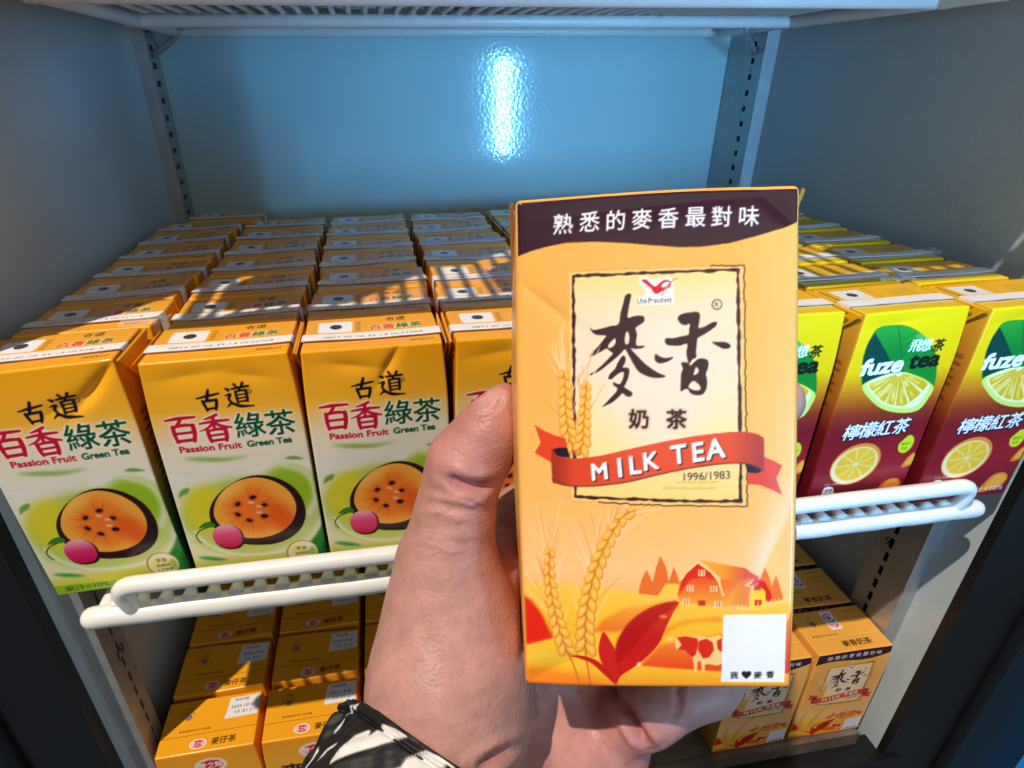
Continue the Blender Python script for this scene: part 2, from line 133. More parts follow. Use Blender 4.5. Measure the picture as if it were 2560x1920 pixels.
HAND={'thumb':[[197.3,-102.5,139.9,6.6],[192.9,-104.2,133.4,9.0],[185.8,-105.4,124.9,10.2],[183.2,-107.3,116.6,9.7],[181.4,-109.6,109.6,10.6],[178.9,-112.3,97.8,12.3]],
 'thenar':[[[178.9,-112.3,97.8,12.3],[178.3,-116.1,86.3,15.0],[177.6,-120.8,75.4,17.6],[175.1,-129.7,66.9,20.0],[173.7,-136.7,57.9,21.0]],[[179.0,-110.7,96.4,11],[181.8,-120.9,68.0,18.0],[181.8,-128.2,58.9,17.0]]],
 'palm':[[[178.7,-144.8,23.5,23],[195.3,-109.1,38.8,17],[208.1,-84.4,85.6,11.5]],[[180.3,-141.7,16.9,23],[206.2,-111.5,27.0,17],[218.3,-91.5,67.1,11.5]],[[185.7,-139.3,10.2,21],[215.7,-119.0,22.4,16],[230.0,-103.5,50.7,11]],[[189.5,-139.4,6.9,20],[217.9,-131.3,23.7,15.5],[229.6,-131.0,29.7,9]],[[178.7,-144.8,23.5,24],[163.7,-164.5,16.7,28]],[[195.9,-103.8,82.4,8],[202.9,-104.1,58.5,10]],[[178.9,-109.7,87.7,10],[198.3,-101.8,78.4,8]]],
 'fingers':[[[207.8,-85.3,88.0,11],[245.8,-74.4,102.2,9.6],[278.8,-80.6,121.4,8.6],[273.6,-107.1,136.7,7.6]],[[218.1,-92.3,67.8,11],[248.9,-88.3,77.6,9.6],[275.3,-99.8,85.4,8.6],[267.7,-123.5,105.0,7.8]],[[229.4,-104.8,52.3,10.8],[256.0,-100.4,61.8,9.4],[273.1,-107.1,75.4,8.4],[265.2,-127.0,97.8,7.4]],[[223.4,-130.3,33.4,9.5],[235.9,-133.7,47.6,9.8],[256.6,-129.9,50.0,9.2],[275.3,-119.8,50.8,8.2],[279.9,-114.0,58.5,7.4]]],
 'nail':[192.2,-104.7,143.6],
 'creases':[(2.4,1.7,[[179.1,-112.8,127.2],[182.7,-115.2,126.0],[186.8,-115.7,124.9],[192.3,-113.4,124.1]]),(0.7,1.1,[[175.3,-110.2,122.3],[179.6,-114.6,123.3],[185.6,-116.2,122.1],[190.8,-114.1,120.6]]),(0.8,1.0,[[165.8,-121.9,92.3],[173.1,-126.0,96.3],[180.6,-126.2,97.7],[188.5,-120.8,98.3]]),(0.7,0.9,[[166.4,-125.6,89.4],[175.8,-129.5,92.6],[183.4,-128.2,93.6],[189.7,-123.2,93.1]]),(0.7,0.9,[[167.0,-129.8,86.6],[174.2,-132.6,88.1],[184.0,-130.9,88.9],[191.9,-123.4,86.8]]),(0.6,0.9,[[163.5,-132.1,83.1],[171.4,-137.8,84.8],[179.6,-137.9,84.6],[189.0,-132.8,82.5]]),(0.6,0.9,[[164.1,-138.5,81.1],[171.9,-142.2,82.1],[181.1,-141.8,81.7],[189.2,-137.4,78.9]]),(0.55,0.9,[[161.7,-140.7,77.0],[168.5,-145.0,78.3],[176.3,-146.3,78.3],[184.8,-143.8,77.3]]),(0.3,0.7,[[169.5,-121.1,98.9],[175.6,-124.3,100.3],[183.1,-123.5,101.0],[188.8,-118.8,102.1]]),(0.3,0.7,[[171.7,-114.6,111.0],[176.6,-118.8,112.3],[182.9,-119.6,112.8],[189.2,-116.6,111.4]]),(0.3,0.7,[[173.2,-112.1,116.2],[178.1,-116.8,117.1],[184.3,-117.6,116.9]]),(2.2,1.8,[[198.0,-130.0,67.2],[200.8,-124.9,49.0],[194.7,-139.4,58.4],[185.5,-151.3,67.4],[178.9,-154.5,67.9]]),(3.6,1.8,[[229.4,-119.9,45.3],[227.5,-134.8,52.7],[229.6,-140.7,50.5],[233.1,-143.0,45.0]]),(0.6,0.9,[[206.2,-129.4,38.4],[203.0,-138.6,35.9]]),(0.5,0.9,[[216.8,-123.7,41.4],[214.8,-133.6,38.7],[212.3,-139.9,35.5]]),(0.5,0.9,[[220.9,-136.6,42.8],[220.2,-141.6,35.1]]),(0.5,0.9,[[198.2,-130.9,47.6],[203.2,-128.4,44.6],[208.1,-124.1,40.2]]),(0.9,1.3,[[244.2,-132.3,58.2],[242.4,-138.4,56.0],[240.7,-141.2,53.1]]),(0.33630049141694063,0.5359402148089827,[[173.6,-133.5,87.5],[178.5,-133.2,87.9],[183.3,-133.8,86.2],[186.5,-134.5,83.5]]),(0.25062120177088715,0.6178511861810705,[[162.1,-125.7,83.0],[165.1,-126.6,86.4],[167.8,-128.5,88.1],[169.7,-130.0,88.3]]),(0.3545761142488537,0.49029748368059606,[[172.5,-117.0,109.6],[177.4,-120.4,109.7],[181.9,-121.5,107.5]]),(0.3605275870462554,0.520304596559216,[[171.3,-115.4,109.5],[174.1,-116.9,112.3],[175.4,-117.9,112.6],[177.4,-118.9,112.9]]),(0.5843129648569082,0.44913041762825207,[[157.2,-127.3,75.7],[162.8,-133.3,82.3],[167.8,-136.5,84.2],[172.2,-139.3,84.2]]),(0.26282105297998964,0.636450046260546,[[176.5,-142.5,82.2],[181.5,-140.9,82.2],[187.9,-139.1,79.1],[193.3,-134.9,73.6]]),(0.5988543850878463,0.4403823661061541,[[172.3,-111.7,114.7],[176.1,-115.1,117.5],[180.2,-117.4,117.3],[183.3,-118.4,115.3]]),(0.26145242698924653,0.5233910496052081,[[180.7,-115.8,121.1],[183.9,-116.3,121.4],[187.8,-115.9,118.4],[197.7,-87.3,91.9]]),(0.54828843481281,0.6440018924366577,[[158.5,-137.9,74.8],[163.0,-140.5,78.7],[167.5,-142.9,79.9],[170.8,-143.8,80.5]]),(0.42476285773314254,0.4846196900682902,[[169.7,-125.5,94.3],[174.3,-126.8,96.0],[178.2,-128.0,95.5],[183.2,-127.9,94.2]]),(0.4199898283384774,0.5924368682894048,[[174.7,-114.0,117.1],[179.1,-117.0,117.4],[183.0,-118.2,115.9]]),(0.47660293046961233,0.5994064866687556,[[163.2,-136.1,81.6],[168.7,-136.4,84.6],[173.2,-136.3,85.7],[176.8,-135.9,86.2]]),(0.5428170984738329,0.6343454227854587,[[172.7,-123.5,99.7],[177.0,-123.7,102.1],[181.3,-123.9,101.4],[186.1,-122.6,99.5]]),(0.47290333393772777,0.5801036186442092,[[173.5,-128.7,92.9],[178.0,-128.4,94.8],[182.3,-127.9,94.7],[186.0,-127.0,93.3]]),(0.3135415246258054,0.44834002544790647,[[174.8,-111.8,119.3],[178.6,-114.6,121.5],[181.3,-116.0,121.0]]),(0.2902760534815443,0.6078425149381963,[[175.4,-112.3,119.7],[178.7,-115.0,120.6],[182.0,-116.2,121.0],[184.2,-116.8,119.0]]),(0.2997393705313757,0.5489844105816378,[[168.4,-120.8,97.5],[172.0,-122.7,100.1],[175.7,-124.7,99.8]]),(0.47030970347504975,0.6228204450836302,[[177.1,-133.6,87.7],[182.7,-131.8,88.4],[188.6,-129.1,86.6],[193.6,-124.7,82.5]]),(0.361703391975251,0.6460691282665142,[[173.2,-124.5,98.6],[175.4,-124.7,99.7],[177.2,-124.4,100.9],[180.5,-124.4,100.7]]),(0.3458256668240957,0.6338132829857581,[[167.7,-126.5,90.1],[170.7,-127.2,93.0],[174.6,-127.8,94.9],[177.7,-128.8,94.2]]),(0.35524141564087275,0.5333744799867781,[[165.3,-139.4,81.4],[167.7,-139.7,82.6],[170.0,-140.8,82.7],[171.7,-142.6,81.8]]),(0.5607792015418203,0.5363980717792722,[[168.6,-119.6,99.4],[172.7,-121.8,102.6],[176.6,-123.4,102.6],[178.8,-124.1,101.4]]),(0.5405082390857403,0.41651356984609766,[[178.8,-115.1,120.5],[182.0,-115.9,122.3],[185.4,-115.9,123.7],[188.8,-115.3,121.9]]),(0.3037347115497757,0.5464630598973599,[[173.6,-145.0,79.7],[177.2,-144.3,80.4],[179.9,-144.3,79.7],[182.9,-144.4,78.1]]),(0.3267312382541181,0.5614343557960343,[[159.5,-137.9,76.4],[162.7,-139.3,79.4],[164.5,-140.6,79.9],[167.4,-142.3,80.4]]),(0.2878751514932073,0.4947997639803702,[[175.0,-149.8,74.5],[177.8,-149.0,74.9],[179.6,-148.8,74.6],[181.6,-148.9,73.5]]),(0.49405369760955486,0.43777730198325254,[[173.5,-112.0,116.7],[177.4,-115.1,119.1],[180.2,-116.9,118.1]]),(0.33204710969497203,0.4928035312394392,[[167.8,-133.6,85.4],[173.2,-134.3,87.0],[178.3,-134.5,87.1],[182.6,-134.1,86.3]]),(0.5287622540127179,0.40736524451915335,[[161.2,-136.6,79.5],[165.5,-137.6,82.6],[170.1,-138.2,84.3],[174.0,-138.7,84.7]]),(0.4686791157838275,0.4885745656412415,[[161.8,-135.5,80.7],[163.8,-135.7,82.3],[166.5,-136.5,83.7],[168.1,-137.5,83.9]]),(0.45064045880145054,0.5850400067503299,[[170.4,-117.7,105.2],[174.7,-119.6,108.8],[177.9,-120.4,109.7],[182.0,-121.1,108.7]]),(0.46681288311332336,0.5071612095893518,[[167.6,-121.9,95.1],[169.9,-122.5,97.8],[171.5,-123.4,98.6],[172.4,-124.2,98.5]]),(0.41871257434580755,0.4080238773381309,[[166.3,-123.4,91.6],[168.9,-125.1,93.8],[171.0,-126.1,94.9],[172.9,-127.2,94.9]]),(0.5052543010395717,0.44080715222942113,[[162.6,-144.9,74.4],[167.1,-146.2,76.4],[173.0,-147.5,77.0],[176.7,-148.2,76.0]]),(0.3341866058221155,0.5680465959175842,[[168.8,-112.4,105.8],[171.3,-115.6,109.1],[174.1,-118.3,110.1],[176.3,-120.1,109.3]]),(0.4316289864318089,0.4875033250814391,[[172.4,-149.5,74.8],[175.9,-148.7,75.7],[178.5,-148.0,75.8],[180.4,-147.7,75.5]]),(0.2679694217166269,0.40940113877902873,[[172.7,-113.5,114.3],[177.3,-115.6,118.2],[181.2,-116.2,120.1]]),(0.549868394103271,0.45360243958411417,[[159.1,-145.5,70.2],[163.3,-146.7,73.3],[166.8,-147.9,74.6],[169.8,-148.7,75.0]]),(0.35910114026910084,0.42190866839123065,[[175.9,-113.0,119.8],[179.1,-114.9,121.9],[182.8,-115.8,123.6],[186.1,-116.1,122.1]]),(0.4952108371039613,0.41200777795836757,[[177.4,-142.6,82.0],[180.3,-141.8,82.0],[182.9,-141.4,81.2],[185.9,-141.1,79.4]]),(0.5358802411008742,0.5638646419743826,[[171.7,-116.1,109.5],[175.1,-118.2,111.6],[177.3,-119.7,111.0],[179.6,-120.8,109.7]]),(0.34993241810733455,0.4158808632612038,[[173.0,-150.6,73.7],[177.0,-149.3,74.8],[181.5,-148.3,74.3],[184.8,-147.7,72.4]]),(0.2543560695436098,0.5461048622042122,[[173.0,-141.3,83.1],[175.2,-141.4,83.2],[176.5,-141.1,83.3],[178.5,-141.5,82.7]]),(0.570247050970065,0.5152492809970433,[[176.0,-144.6,80.3],[178.3,-143.8,80.7],[181.0,-143.7,79.9],[182.4,-144.2,78.6]]),(0.45194675909384097,0.5204985728581563,[[168.9,-124.4,94.6],[173.6,-126.0,96.6],[178.7,-126.8,97.0],[182.3,-127.4,95.3]]),(0.5938472068466121,0.6100524788879186,[[167.3,-145.6,77.1],[169.6,-145.1,78.6],[172.3,-145.3,79.2],[174.1,-146.0,78.6]]),(0.36342117091270265,0.570725886654381,[[172.5,-144.8,79.8],[175.2,-144.7,80.1],[178.5,-144.9,79.5],[180.3,-145.5,78.0]]),(0.3592270741593614,0.49570919256878254,[[170.3,-144.4,79.6],[174.3,-145.0,79.8],[179.2,-145.8,78.1],[182.9,-146.2,75.9]]),(0.4327728779790968,0.4710430467247875,[[175.3,-128.3,94.6],[178.5,-128.1,95.2],[181.5,-128.6,93.9],[184.4,-128.6,92.0]]),(0.5136877177723934,0.5674852575396067,[[173.7,-112.8,116.6],[177.0,-115.3,118.4],[179.3,-116.5,118.4]]),(0.25103602658886237,0.49754173155497716,[[176.9,-149.5,74.6],[181.6,-148.4,74.1],[186.0,-147.9,71.1],[191.2,-145.5,65.4]]),(0.5603691152112292,0.4531770741452595,[[174.0,-117.7,111.0],[178.6,-119.4,112.6],[183.6,-119.6,112.5],[188.5,-117.7,109.0]]),(0.3958971409556783,0.5063481801808534,[[168.2,-118.0,100.2],[172.1,-120.8,103.6],[176.6,-122.1,105.3],[179.6,-123.0,103.9]]),(0.31435720363140235,0.44757078425224195,[[179.6,-132.0,89.1],[182.8,-130.3,90.4],[185.7,-129.0,90.1],[187.6,-128.0,89.3]]),(0.4938803461592669,0.6101798240054787,[[172.3,-132.9,87.6],[176.7,-132.9,88.2],[180.9,-132.5,88.2],[184.4,-132.1,87.1]]),(0.5313000020687451,0.578274854819584,[[165.7,-124.1,89.6],[168.5,-125.5,92.7],[171.1,-126.6,94.3],[172.8,-126.9,95.2]]),(0.3911362720988518,0.5358665478713787,[[179.1,-148.7,74.9],[183.4,-147.4,74.0],[188.0,-145.4,71.5],[191.9,-143.5,66.1]]),(0.353574745770849,0.42921183930625556,[[164.9,-118.9,92.6],[168.6,-121.0,97.6],[173.4,-123.2,100.7],[176.6,-123.8,101.6]]),(0.43173533865315394,0.4125986844680105,[[167.2,-124.9,91.4],[172.3,-127.1,94.6],[175.8,-128.0,95.1],[180.0,-128.8,94.2]]),(0.28213698870214404,0.4889423640985348,[[166.6,-121.1,94.3],[170.9,-124.1,97.0],[175.1,-126.0,97.5],[177.6,-127.5,96.0]]),(0.4151611997315521,0.42133707135191134,[[155.5,-134.4,70.3],[160.8,-138.2,78.0],[165.1,-140.3,80.7],[168.6,-141.6,81.6]]),(0.4725475762449103,0.4090131055854198,[[178.0,-123.0,103.9],[182.0,-122.3,105.0],[186.7,-120.4,104.1],[194.2,-105.7,90.2]]),(0.5902308398995826,0.6485431160209685,[[178.8,-114.5,122.1],[182.0,-115.9,122.2],[185.2,-116.3,121.1],[187.9,-115.8,118.2]]),(0.5640910464774764,0.6213318536981528,[[173.1,-119.0,107.7],[176.1,-119.7,110.0],[179.1,-120.5,110.2],[181.5,-120.8,109.7]]),(0.5138571808401564,0.49323554548275084,[[170.6,-114.9,108.5],[174.4,-118.8,109.7],[178.5,-121.0,108.7]]),(0.4535956390587771,0.6414634132213743,[[161.6,-138.1,79.0],[164.9,-139.0,81.4],[168.2,-139.7,82.8],[171.0,-141.2,82.8]]),(0.5275131531607549,0.4140148751519468,[[175.1,-121.1,106.3],[178.2,-121.1,108.4],[180.6,-121.1,108.9],[182.7,-120.9,108.8]]),(0.49961255493822865,0.6343237429749551,[[163.0,-121.9,85.4],[166.3,-124.7,90.0],[169.3,-126.0,93.1],[172.0,-128.0,93.1]]),(0.5403843670565571,0.43450125540830686,[[182.3,-149.0,72.9],[184.9,-147.8,72.2],[187.5,-146.8,70.5],[191.3,-145.4,65.3]]),(0.3465100982739333,0.5959228760448227,[[171.7,-122.5,100.1],[175.6,-123.5,101.8],[179.2,-124.1,101.4],[182.9,-124.3,99.8]]),(0.26818344641916697,0.584932584604388,[[162.5,-138.3,79.9],[167.1,-138.5,83.0],[172.4,-138.2,84.8],[175.8,-138.8,84.7]]),(0.46421603487407626,0.4553803249009213,[[163.5,-125.4,85.0],[165.5,-126.5,87.1],[167.3,-127.7,88.4],[169.0,-128.9,89.0]]),(0.2921832512453042,0.5886248072708112,[[160.1,-145.2,71.5],[162.4,-145.1,74.1],[163.7,-145.6,74.7],[165.7,-146.4,75.3]]),(0.321836378128576,0.42205077959263565,[[172.7,-120.0,105.5],[174.8,-120.4,107.2],[176.3,-121.0,107.5],[177.5,-121.7,106.7]]),(0.34374264737304694,0.5234405068729681,[[165.8,-118.7,94.2],[169.6,-120.7,99.7],[172.6,-121.9,102.2],[175.3,-123.0,102.6]]),(0.5613900347105327,0.46614938655251237,[[178.0,-131.6,89.8],[182.3,-130.2,90.8],[186.0,-129.3,89.4],[189.7,-127.6,86.7]]),(0.4727094618018055,0.580996954004924,[[171.2,-133.3,86.9],[176.2,-133.7,87.7],[180.8,-134.4,86.6],[185.7,-134.9,83.8]]),(0.5801943170508667,0.5976344506018408,[[172.5,-119.8,105.6],[175.4,-120.6,107.6],[178.5,-121.5,107.5],[180.8,-122.2,106.1]]),(0.2859629344907274,0.5921770055704568,[[170.7,-147.3,76.7],[172.8,-146.4,78.1],[174.9,-145.9,78.8],[176.3,-146.7,77.8]]),(0.4301306012532442,0.629559092100102,[[177.3,-117.5,115.4],[178.8,-117.5,116.3],[180.4,-117.7,116.7],[182.7,-118.4,115.5]]),(0.4250598292017702,0.4710344988219789,[[172.6,-125.6,96.5],[177.0,-125.6,98.8],[182.3,-124.1,100.4],[186.6,-122.7,98.6]]),(0.2966843917027611,0.44192564569894344,[[164.3,-138.6,81.2],[167.8,-138.8,83.1],[170.8,-138.3,84.4],[174.4,-139.8,84.2]]),(0.5174548343442722,0.4841175812810893,[[173.4,-113.2,115.7],[177.4,-115.8,118.0],[181.3,-117.4,117.7],[184.8,-117.9,115.9]]),(0.591732899625482,0.43206112848565514,[[173.9,-133.4,87.6],[176.8,-132.8,88.2],[180.6,-132.1,88.8],[183.1,-131.9,87.9]]),(0.4268035327251698,0.577890145572253,[[174.7,-134.3,87.2],[179.4,-135.1,86.5],[182.7,-136.3,84.6],[186.2,-136.7,82.1]]),(0.2918235533528698,0.4506435095686193,[[178.0,-134.0,87.4],[180.7,-133.1,87.6],[183.0,-133.5,86.5],[184.6,-134.0,85.3]]),(0.42632412486230625,0.5087162691768026,[[178.1,-150.1,73.6],[181.4,-149.5,72.9],[184.0,-149.2,71.3],[186.2,-148.6,70.0]]),(0.2698918507414946,0.40361914781766883,[[176.1,-123.4,102.4],[179.2,-123.1,103.8],[183.0,-122.3,104.2],[185.5,-121.4,103.5]]),(0.500603973253937,0.6127435148722257,[[161.3,-138.7,78.3],[164.1,-138.9,80.9],[167.2,-138.4,83.0],[169.1,-138.7,83.8]]),(0.2511528708914734,0.50716793510685,[[158.9,-128.2,78.7],[163.9,-129.6,84.1],[168.5,-130.4,87.3],[172.4,-131.0,89.0]]),(0.5186834932898463,0.5733598591527777,[[176.9,-122.7,104.0],[179.2,-122.6,104.9],[183.1,-122.3,104.2],[185.8,-122.0,101.1]]),(0.405193207833319,0.4476882983047795,[[172.3,-145.7,78.7],[176.3,-145.2,79.5],[180.4,-144.7,79.0],[184.9,-144.1,76.7]]),(0.2524104553495847,0.43722057436672396,[[167.3,-118.3,98.1],[171.8,-121.4,102.1],[176.2,-122.7,103.9],[179.5,-123.3,103.3]]),(0.2704692177699974,0.5504535756439881,[[166.7,-122.0,93.8],[169.5,-123.4,96.2],[171.3,-124.5,96.9],[172.7,-125.6,96.6]]),(0.5358105888956671,0.4177268456229699,[[168.6,-142.8,80.7],[172.0,-141.2,82.9],[176.4,-139.1,84.5],[179.5,-138.3,84.4]]),(0.48720572682299124,0.43087278628151526,[[164.4,-125.0,86.5],[168.9,-127.5,90.4],[172.8,-129.7,91.0],[176.7,-130.5,91.3]]),(0.48603411637867655,0.4608874911088532,[[161.9,-120.1,83.4],[166.7,-125.2,90.2],[170.8,-128.1,91.6],[174.3,-129.8,91.6]]),(0.4886353931306111,0.5154047126416348,[[167.9,-117.2,100.3],[170.9,-119.5,103.7],[173.6,-120.7,105.3],[175.8,-121.9,105.2]]),(0.4274019843543344,0.6114514084727214,[[179.4,-117.7,116.4],[182.8,-117.6,117.3],[186.2,-117.1,116.5],[189.5,-115.5,114.2]]),(0.4611533901013406,0.547614840619675,[[168.6,-130.4,87.3],[172.9,-131.0,89.4],[176.6,-131.4,90.1],[180.6,-131.6,89.4]]),(0.4097944494619845,0.44041575211044837,[[172.0,-115.6,110.7],[175.7,-118.1,112.5],[180.7,-119.8,112.6],[184.2,-120.0,110.2]]),(0.2889510892569198,0.6213162170227073,[[175.4,-123.7,101.2],[178.3,-123.4,103.0],[182.5,-123.2,102.3],[185.4,-122.3,100.8]]),(0.3940854463973956,0.6329712690478311,[[173.9,-124.5,99.0],[178.5,-124.8,100.3],[185.2,-123.7,98.7],[189.6,-121.7,94.7]]),(0.4247693092101394,0.5452298251312804,[[166.6,-121.2,94.2],[170.9,-123.6,97.7],[175.8,-125.3,98.9],[178.5,-125.8,98.7]]),(0.32847870027563997,0.6472614074686693,[[177.3,-130.6,91.2],[181.6,-129.6,92.1],[186.6,-127.6,91.3],[191.3,-124.5,87.3]]),(0.5983690743396857,0.5850482459822239,[[163.1,-139.9,79.2],[166.6,-140.9,81.1],[169.5,-140.9,82.5],[172.5,-141.7,82.7]]),(0.5478328609416696,0.5823712508131835,[[175.5,-148.9,75.5],[180.0,-147.9,75.5],[185.0,-146.4,73.9],[188.8,-144.9,71.0]]),(0.33655406171021557,0.49203683071051074,[[178.2,-139.8,83.9],[182.2,-139.2,83.0],[186.0,-139.3,80.7],[189.6,-138.8,77.4]]),(0.2531236179706033,0.5461303796594641,[[165.8,-148.4,73.5],[171.0,-148.5,75.6],[175.6,-148.8,75.6],[178.7,-148.6,75.2]]),(0.29160386966230983,0.5480001576525738,[[167.5,-111.6,102.6],[170.3,-115.7,107.2],[173.1,-118.9,107.7],[175.7,-120.9,107.1]]),(0.41630205534939757,0.5304971109919315,[[174.4,-138.6,84.8],[178.2,-138.3,84.7],[182.3,-137.9,83.7],[184.9,-138.3,82.1]]),(0.40614713647819434,0.5400668688695276,[[163.7,-143.0,77.1],[167.5,-143.2,79.5],[170.7,-143.1,81.1],[173.9,-143.2,81.6]]),(0.49323853954259766,0.5562276934147101,[[171.5,-115.4,109.8],[176.4,-119.3,111.0],[180.5,-121.4,108.2]]),(0.4170401448649933,0.5343510934371373,[[173.9,-109.8,118.9],[176.3,-112.8,120.8],[178.8,-114.7,121.7],[181.0,-115.9,121.3]]),(0.49772896982032033,0.5773446218227052,[[179.2,-142.0,82.2],[182.9,-141.1,81.4],[187.1,-140.1,79.1],[191.0,-138.8,75.0]]),(0.10914851793989519,0.5508592843721272,[[216.9,-132.0,40.3],[216.6,-134.8,38.7],[215.4,-138.2,37.4]]),(0.2409334679960762,0.48860058431517184,[[186.6,-148.4,69.7],[186.8,-150.1,67.3],[186.7,-151.9,64.4]]),(0.24345108175290994,0.4168877633255089,[[208.7,-135.3,36.2],[208.1,-138.3,35.1],[208.6,-141.6,33.6]]),(0.17298239622037082,0.5230897973171105,[[219.6,-136.7,40.6],[219.9,-138.5,37.4],[219.5,-141.5,35.3]]),(0.10968554710091381,0.4852669662849704,[[215.8,-137.3,37.9],[215.6,-140.0,36.3],[213.3,-142.4,34.0]]),(0.20012216477075417,0.5274948980745138,[[226.4,-141.1,41.3],[227.2,-140.1,33.5],[227.4,-142.1,29.5]]),(0.1740259433325903,0.5314879654252596,[[223.6,-139.3,42.7],[224.7,-140.6,38.6],[224.1,-141.7,33.4]]),(0.1285527894814529,0.585747233410751,[[211.7,-127.4,37.4],[210.1,-131.0,37.1],[208.9,-134.8,36.4]]),(0.2001220692693062,0.5136738844159828,[[190.2,-145.8,67.2],[190.0,-147.8,65.2],[188.9,-150.2,63.3]]),(0.1179249109230268,0.42975905572974143,[[225.4,-139.4,45.7],[225.8,-140.8,42.0],[226.5,-140.4,34.1]]),(0.13747213519330814,0.4586558373336222,[[192.0,-146.4,61.5],[194.2,-140.1,45.4],[192.9,-143.4,44.6]]),(0.21778622478026646,0.4210445286350141,[[213.9,-132.9,38.6],[213.0,-135.9,37.7],[211.7,-138.9,35.9]]),(0.1475859634496151,0.5892628463867118,[[202.3,-135.1,40.9],[200.1,-138.6,41.2],[200.0,-141.5,39.2]]),(0.20744683935265976,0.547450916599739,[[178.3,-151.6,71.9],[178.1,-153.4,70.0],[177.6,-155.1,67.3]]),(0.55,0.7,[[187.2,-102.1,140.1],[189.8,-108.0,141.0],[193.5,-107.7,142.6],[196.1,-105.7,145.6]])],
 'rim':[[147.0,-124.6,59.5],[149.3,-128.3,66.2],[155.5,-138.2,75.2],[163.3,-147.4,77.5],[174.0,-155.4,74.3],[186.3,-157.4,61.5],[197.7,-152.9,37.3],[204.8,-140.7,9.0],[197.2,-123.8,-8.7],[176.2,-109.0,-8.6],[155.9,-105.5,12.9],[147.4,-113.5,37.9]],
 'rim2':[[133.7,-138.1,52.1],[136.5,-141.5,59.3],[143.4,-150.8,69.6],[151.5,-159.4,73.1],[161.7,-166.8,70.8],[172.7,-168.8,57.9],[182.1,-164.6,32.3],[186.8,-153.4,1.5],[177.8,-137.7,-18.7],[156.9,-123.7,-20.1],[138.4,-120.3,1.9],[132.2,-127.7,28.6]],
 'rim3':[[123.2,-150.9,46.7],[126.4,-154.1,54.5],[134.0,-162.7,66.1],[142.2,-170.7,70.8],[152.1,-177.6,69.4],[161.8,-179.4,56.3],[169.1,-175.7,29.4],[171.6,-165.5,-3.9],[161.4,-151.0,-26.7],[140.7,-137.8,-29.6],[124.0,-134.4,-7.1],[119.9,-141.2,21.4]]}
# ---------------------------------------------------------------- print painter
# Every carton's print is painted into a numpy picture (polygons, strokes, glyph outlines)
# and carried by the vertices of the carton's own finely gridded faces.
_gl = {}
def glyph_edges(s):
    key = s
    if key in _gl: return _gl[key]
    cu = bpy.data.curves.new('glyphs', 'FONT'); cu.body = s; cu.resolution_u = 5; cu.size = 1.0
    ob = bpy.data.objects.new('glyphs', cu); COL.objects.link(ob)
    dg = bpy.context.evaluated_depsgraph_get()
    ev = ob.evaluated_get(dg); me = ev.to_mesh()
    n = len(me.vertices); co = np.zeros(n * 3); me.vertices.foreach_get('co', co); co = co.reshape(-1, 3)[:, :2]
    li = np.zeros(len(me.loops), int); me.loops.foreach_get('edge_index', li)
    ed = np.zeros(len(me.edges) * 2, int); me.edges.foreach_get('vertices', ed); ed = ed.reshape(-1, 2)
    cnt = np.bincount(li, minlength=len(ed)); ed = ed[cnt == 1]
    E = co[ed]
    ev.to_mesh_clear(); bpy.data.objects.remove(ob); bpy.data.curves.remove(cu)
    if len(E):
        lo = E.reshape(-1, 2).min(0); hi = E.reshape(-1, 2).max(0)
    else:
        lo = hi = np.zeros(2)
    _gl[key] = (E, lo, hi)
    return _gl[key]

def smooth_loop(pts, n=6):
    p = np.array(pts, float); out = []
    N = len(p)
    for i in range(N):
        a, b, c, d = p[i - 1], p[i], p[(i + 1) % N], p[(i + 2) % N]
        for k in range(n):
            t = k / n
            out.append(.5 * ((2 * b) + (c - a) * t + (2 * a - 5 * b + 4 * c - d) * t * t + (3 * b - a - 3 * c + d) * t ** 3))
    return np.array(out)

def smooth_line(pts, n=8):
    p = np.array(pts, float); p = np.vstack([2 * p[0] - p[1], p, 2 * p[-1] - p[-2]]); out = []
    for i in range(1, len(p) - 2):
        a, b, c, d = p[i - 1], p[i], p[i + 1], p[i + 2]
        for k in range(n):
            t = k / n
            out.append(.5 * ((2 * b) + (c - a) * t + (2 * a - 5 * b + 4 * c - d) * t * t + (3 * b - a - 3 * c + d) * t ** 3))
    out.append(p[-2]); return np.array(out)

def ell(cx, cy, rx, ry, rot=0, n=40):
    t = np.linspace(0, 2 * np.pi, n, endpoint=False); c, s = np.cos(rot), np.sin(rot)
    x, y = rx * np.cos(t), ry * np.sin(t)
    return np.stack([cx + c * x - s * y, cy + s * x + c * y], 1)

def rrect(x0, y0, x1, y1, r, n=6):
    o = []
    for cx, cy, a0 in ((x1 - r, y1 - r, 0), (x0 + r, y1 - r, 90), (x0 + r, y0 + r, 180), (x1 - r, y0 + r, 270)):
        for k in range(n + 1):
            a = math.radians(a0 + 90 * k / n); o.append((cx + r * math.cos(a), cy + r * math.sin(a)))
    return np.array(o)

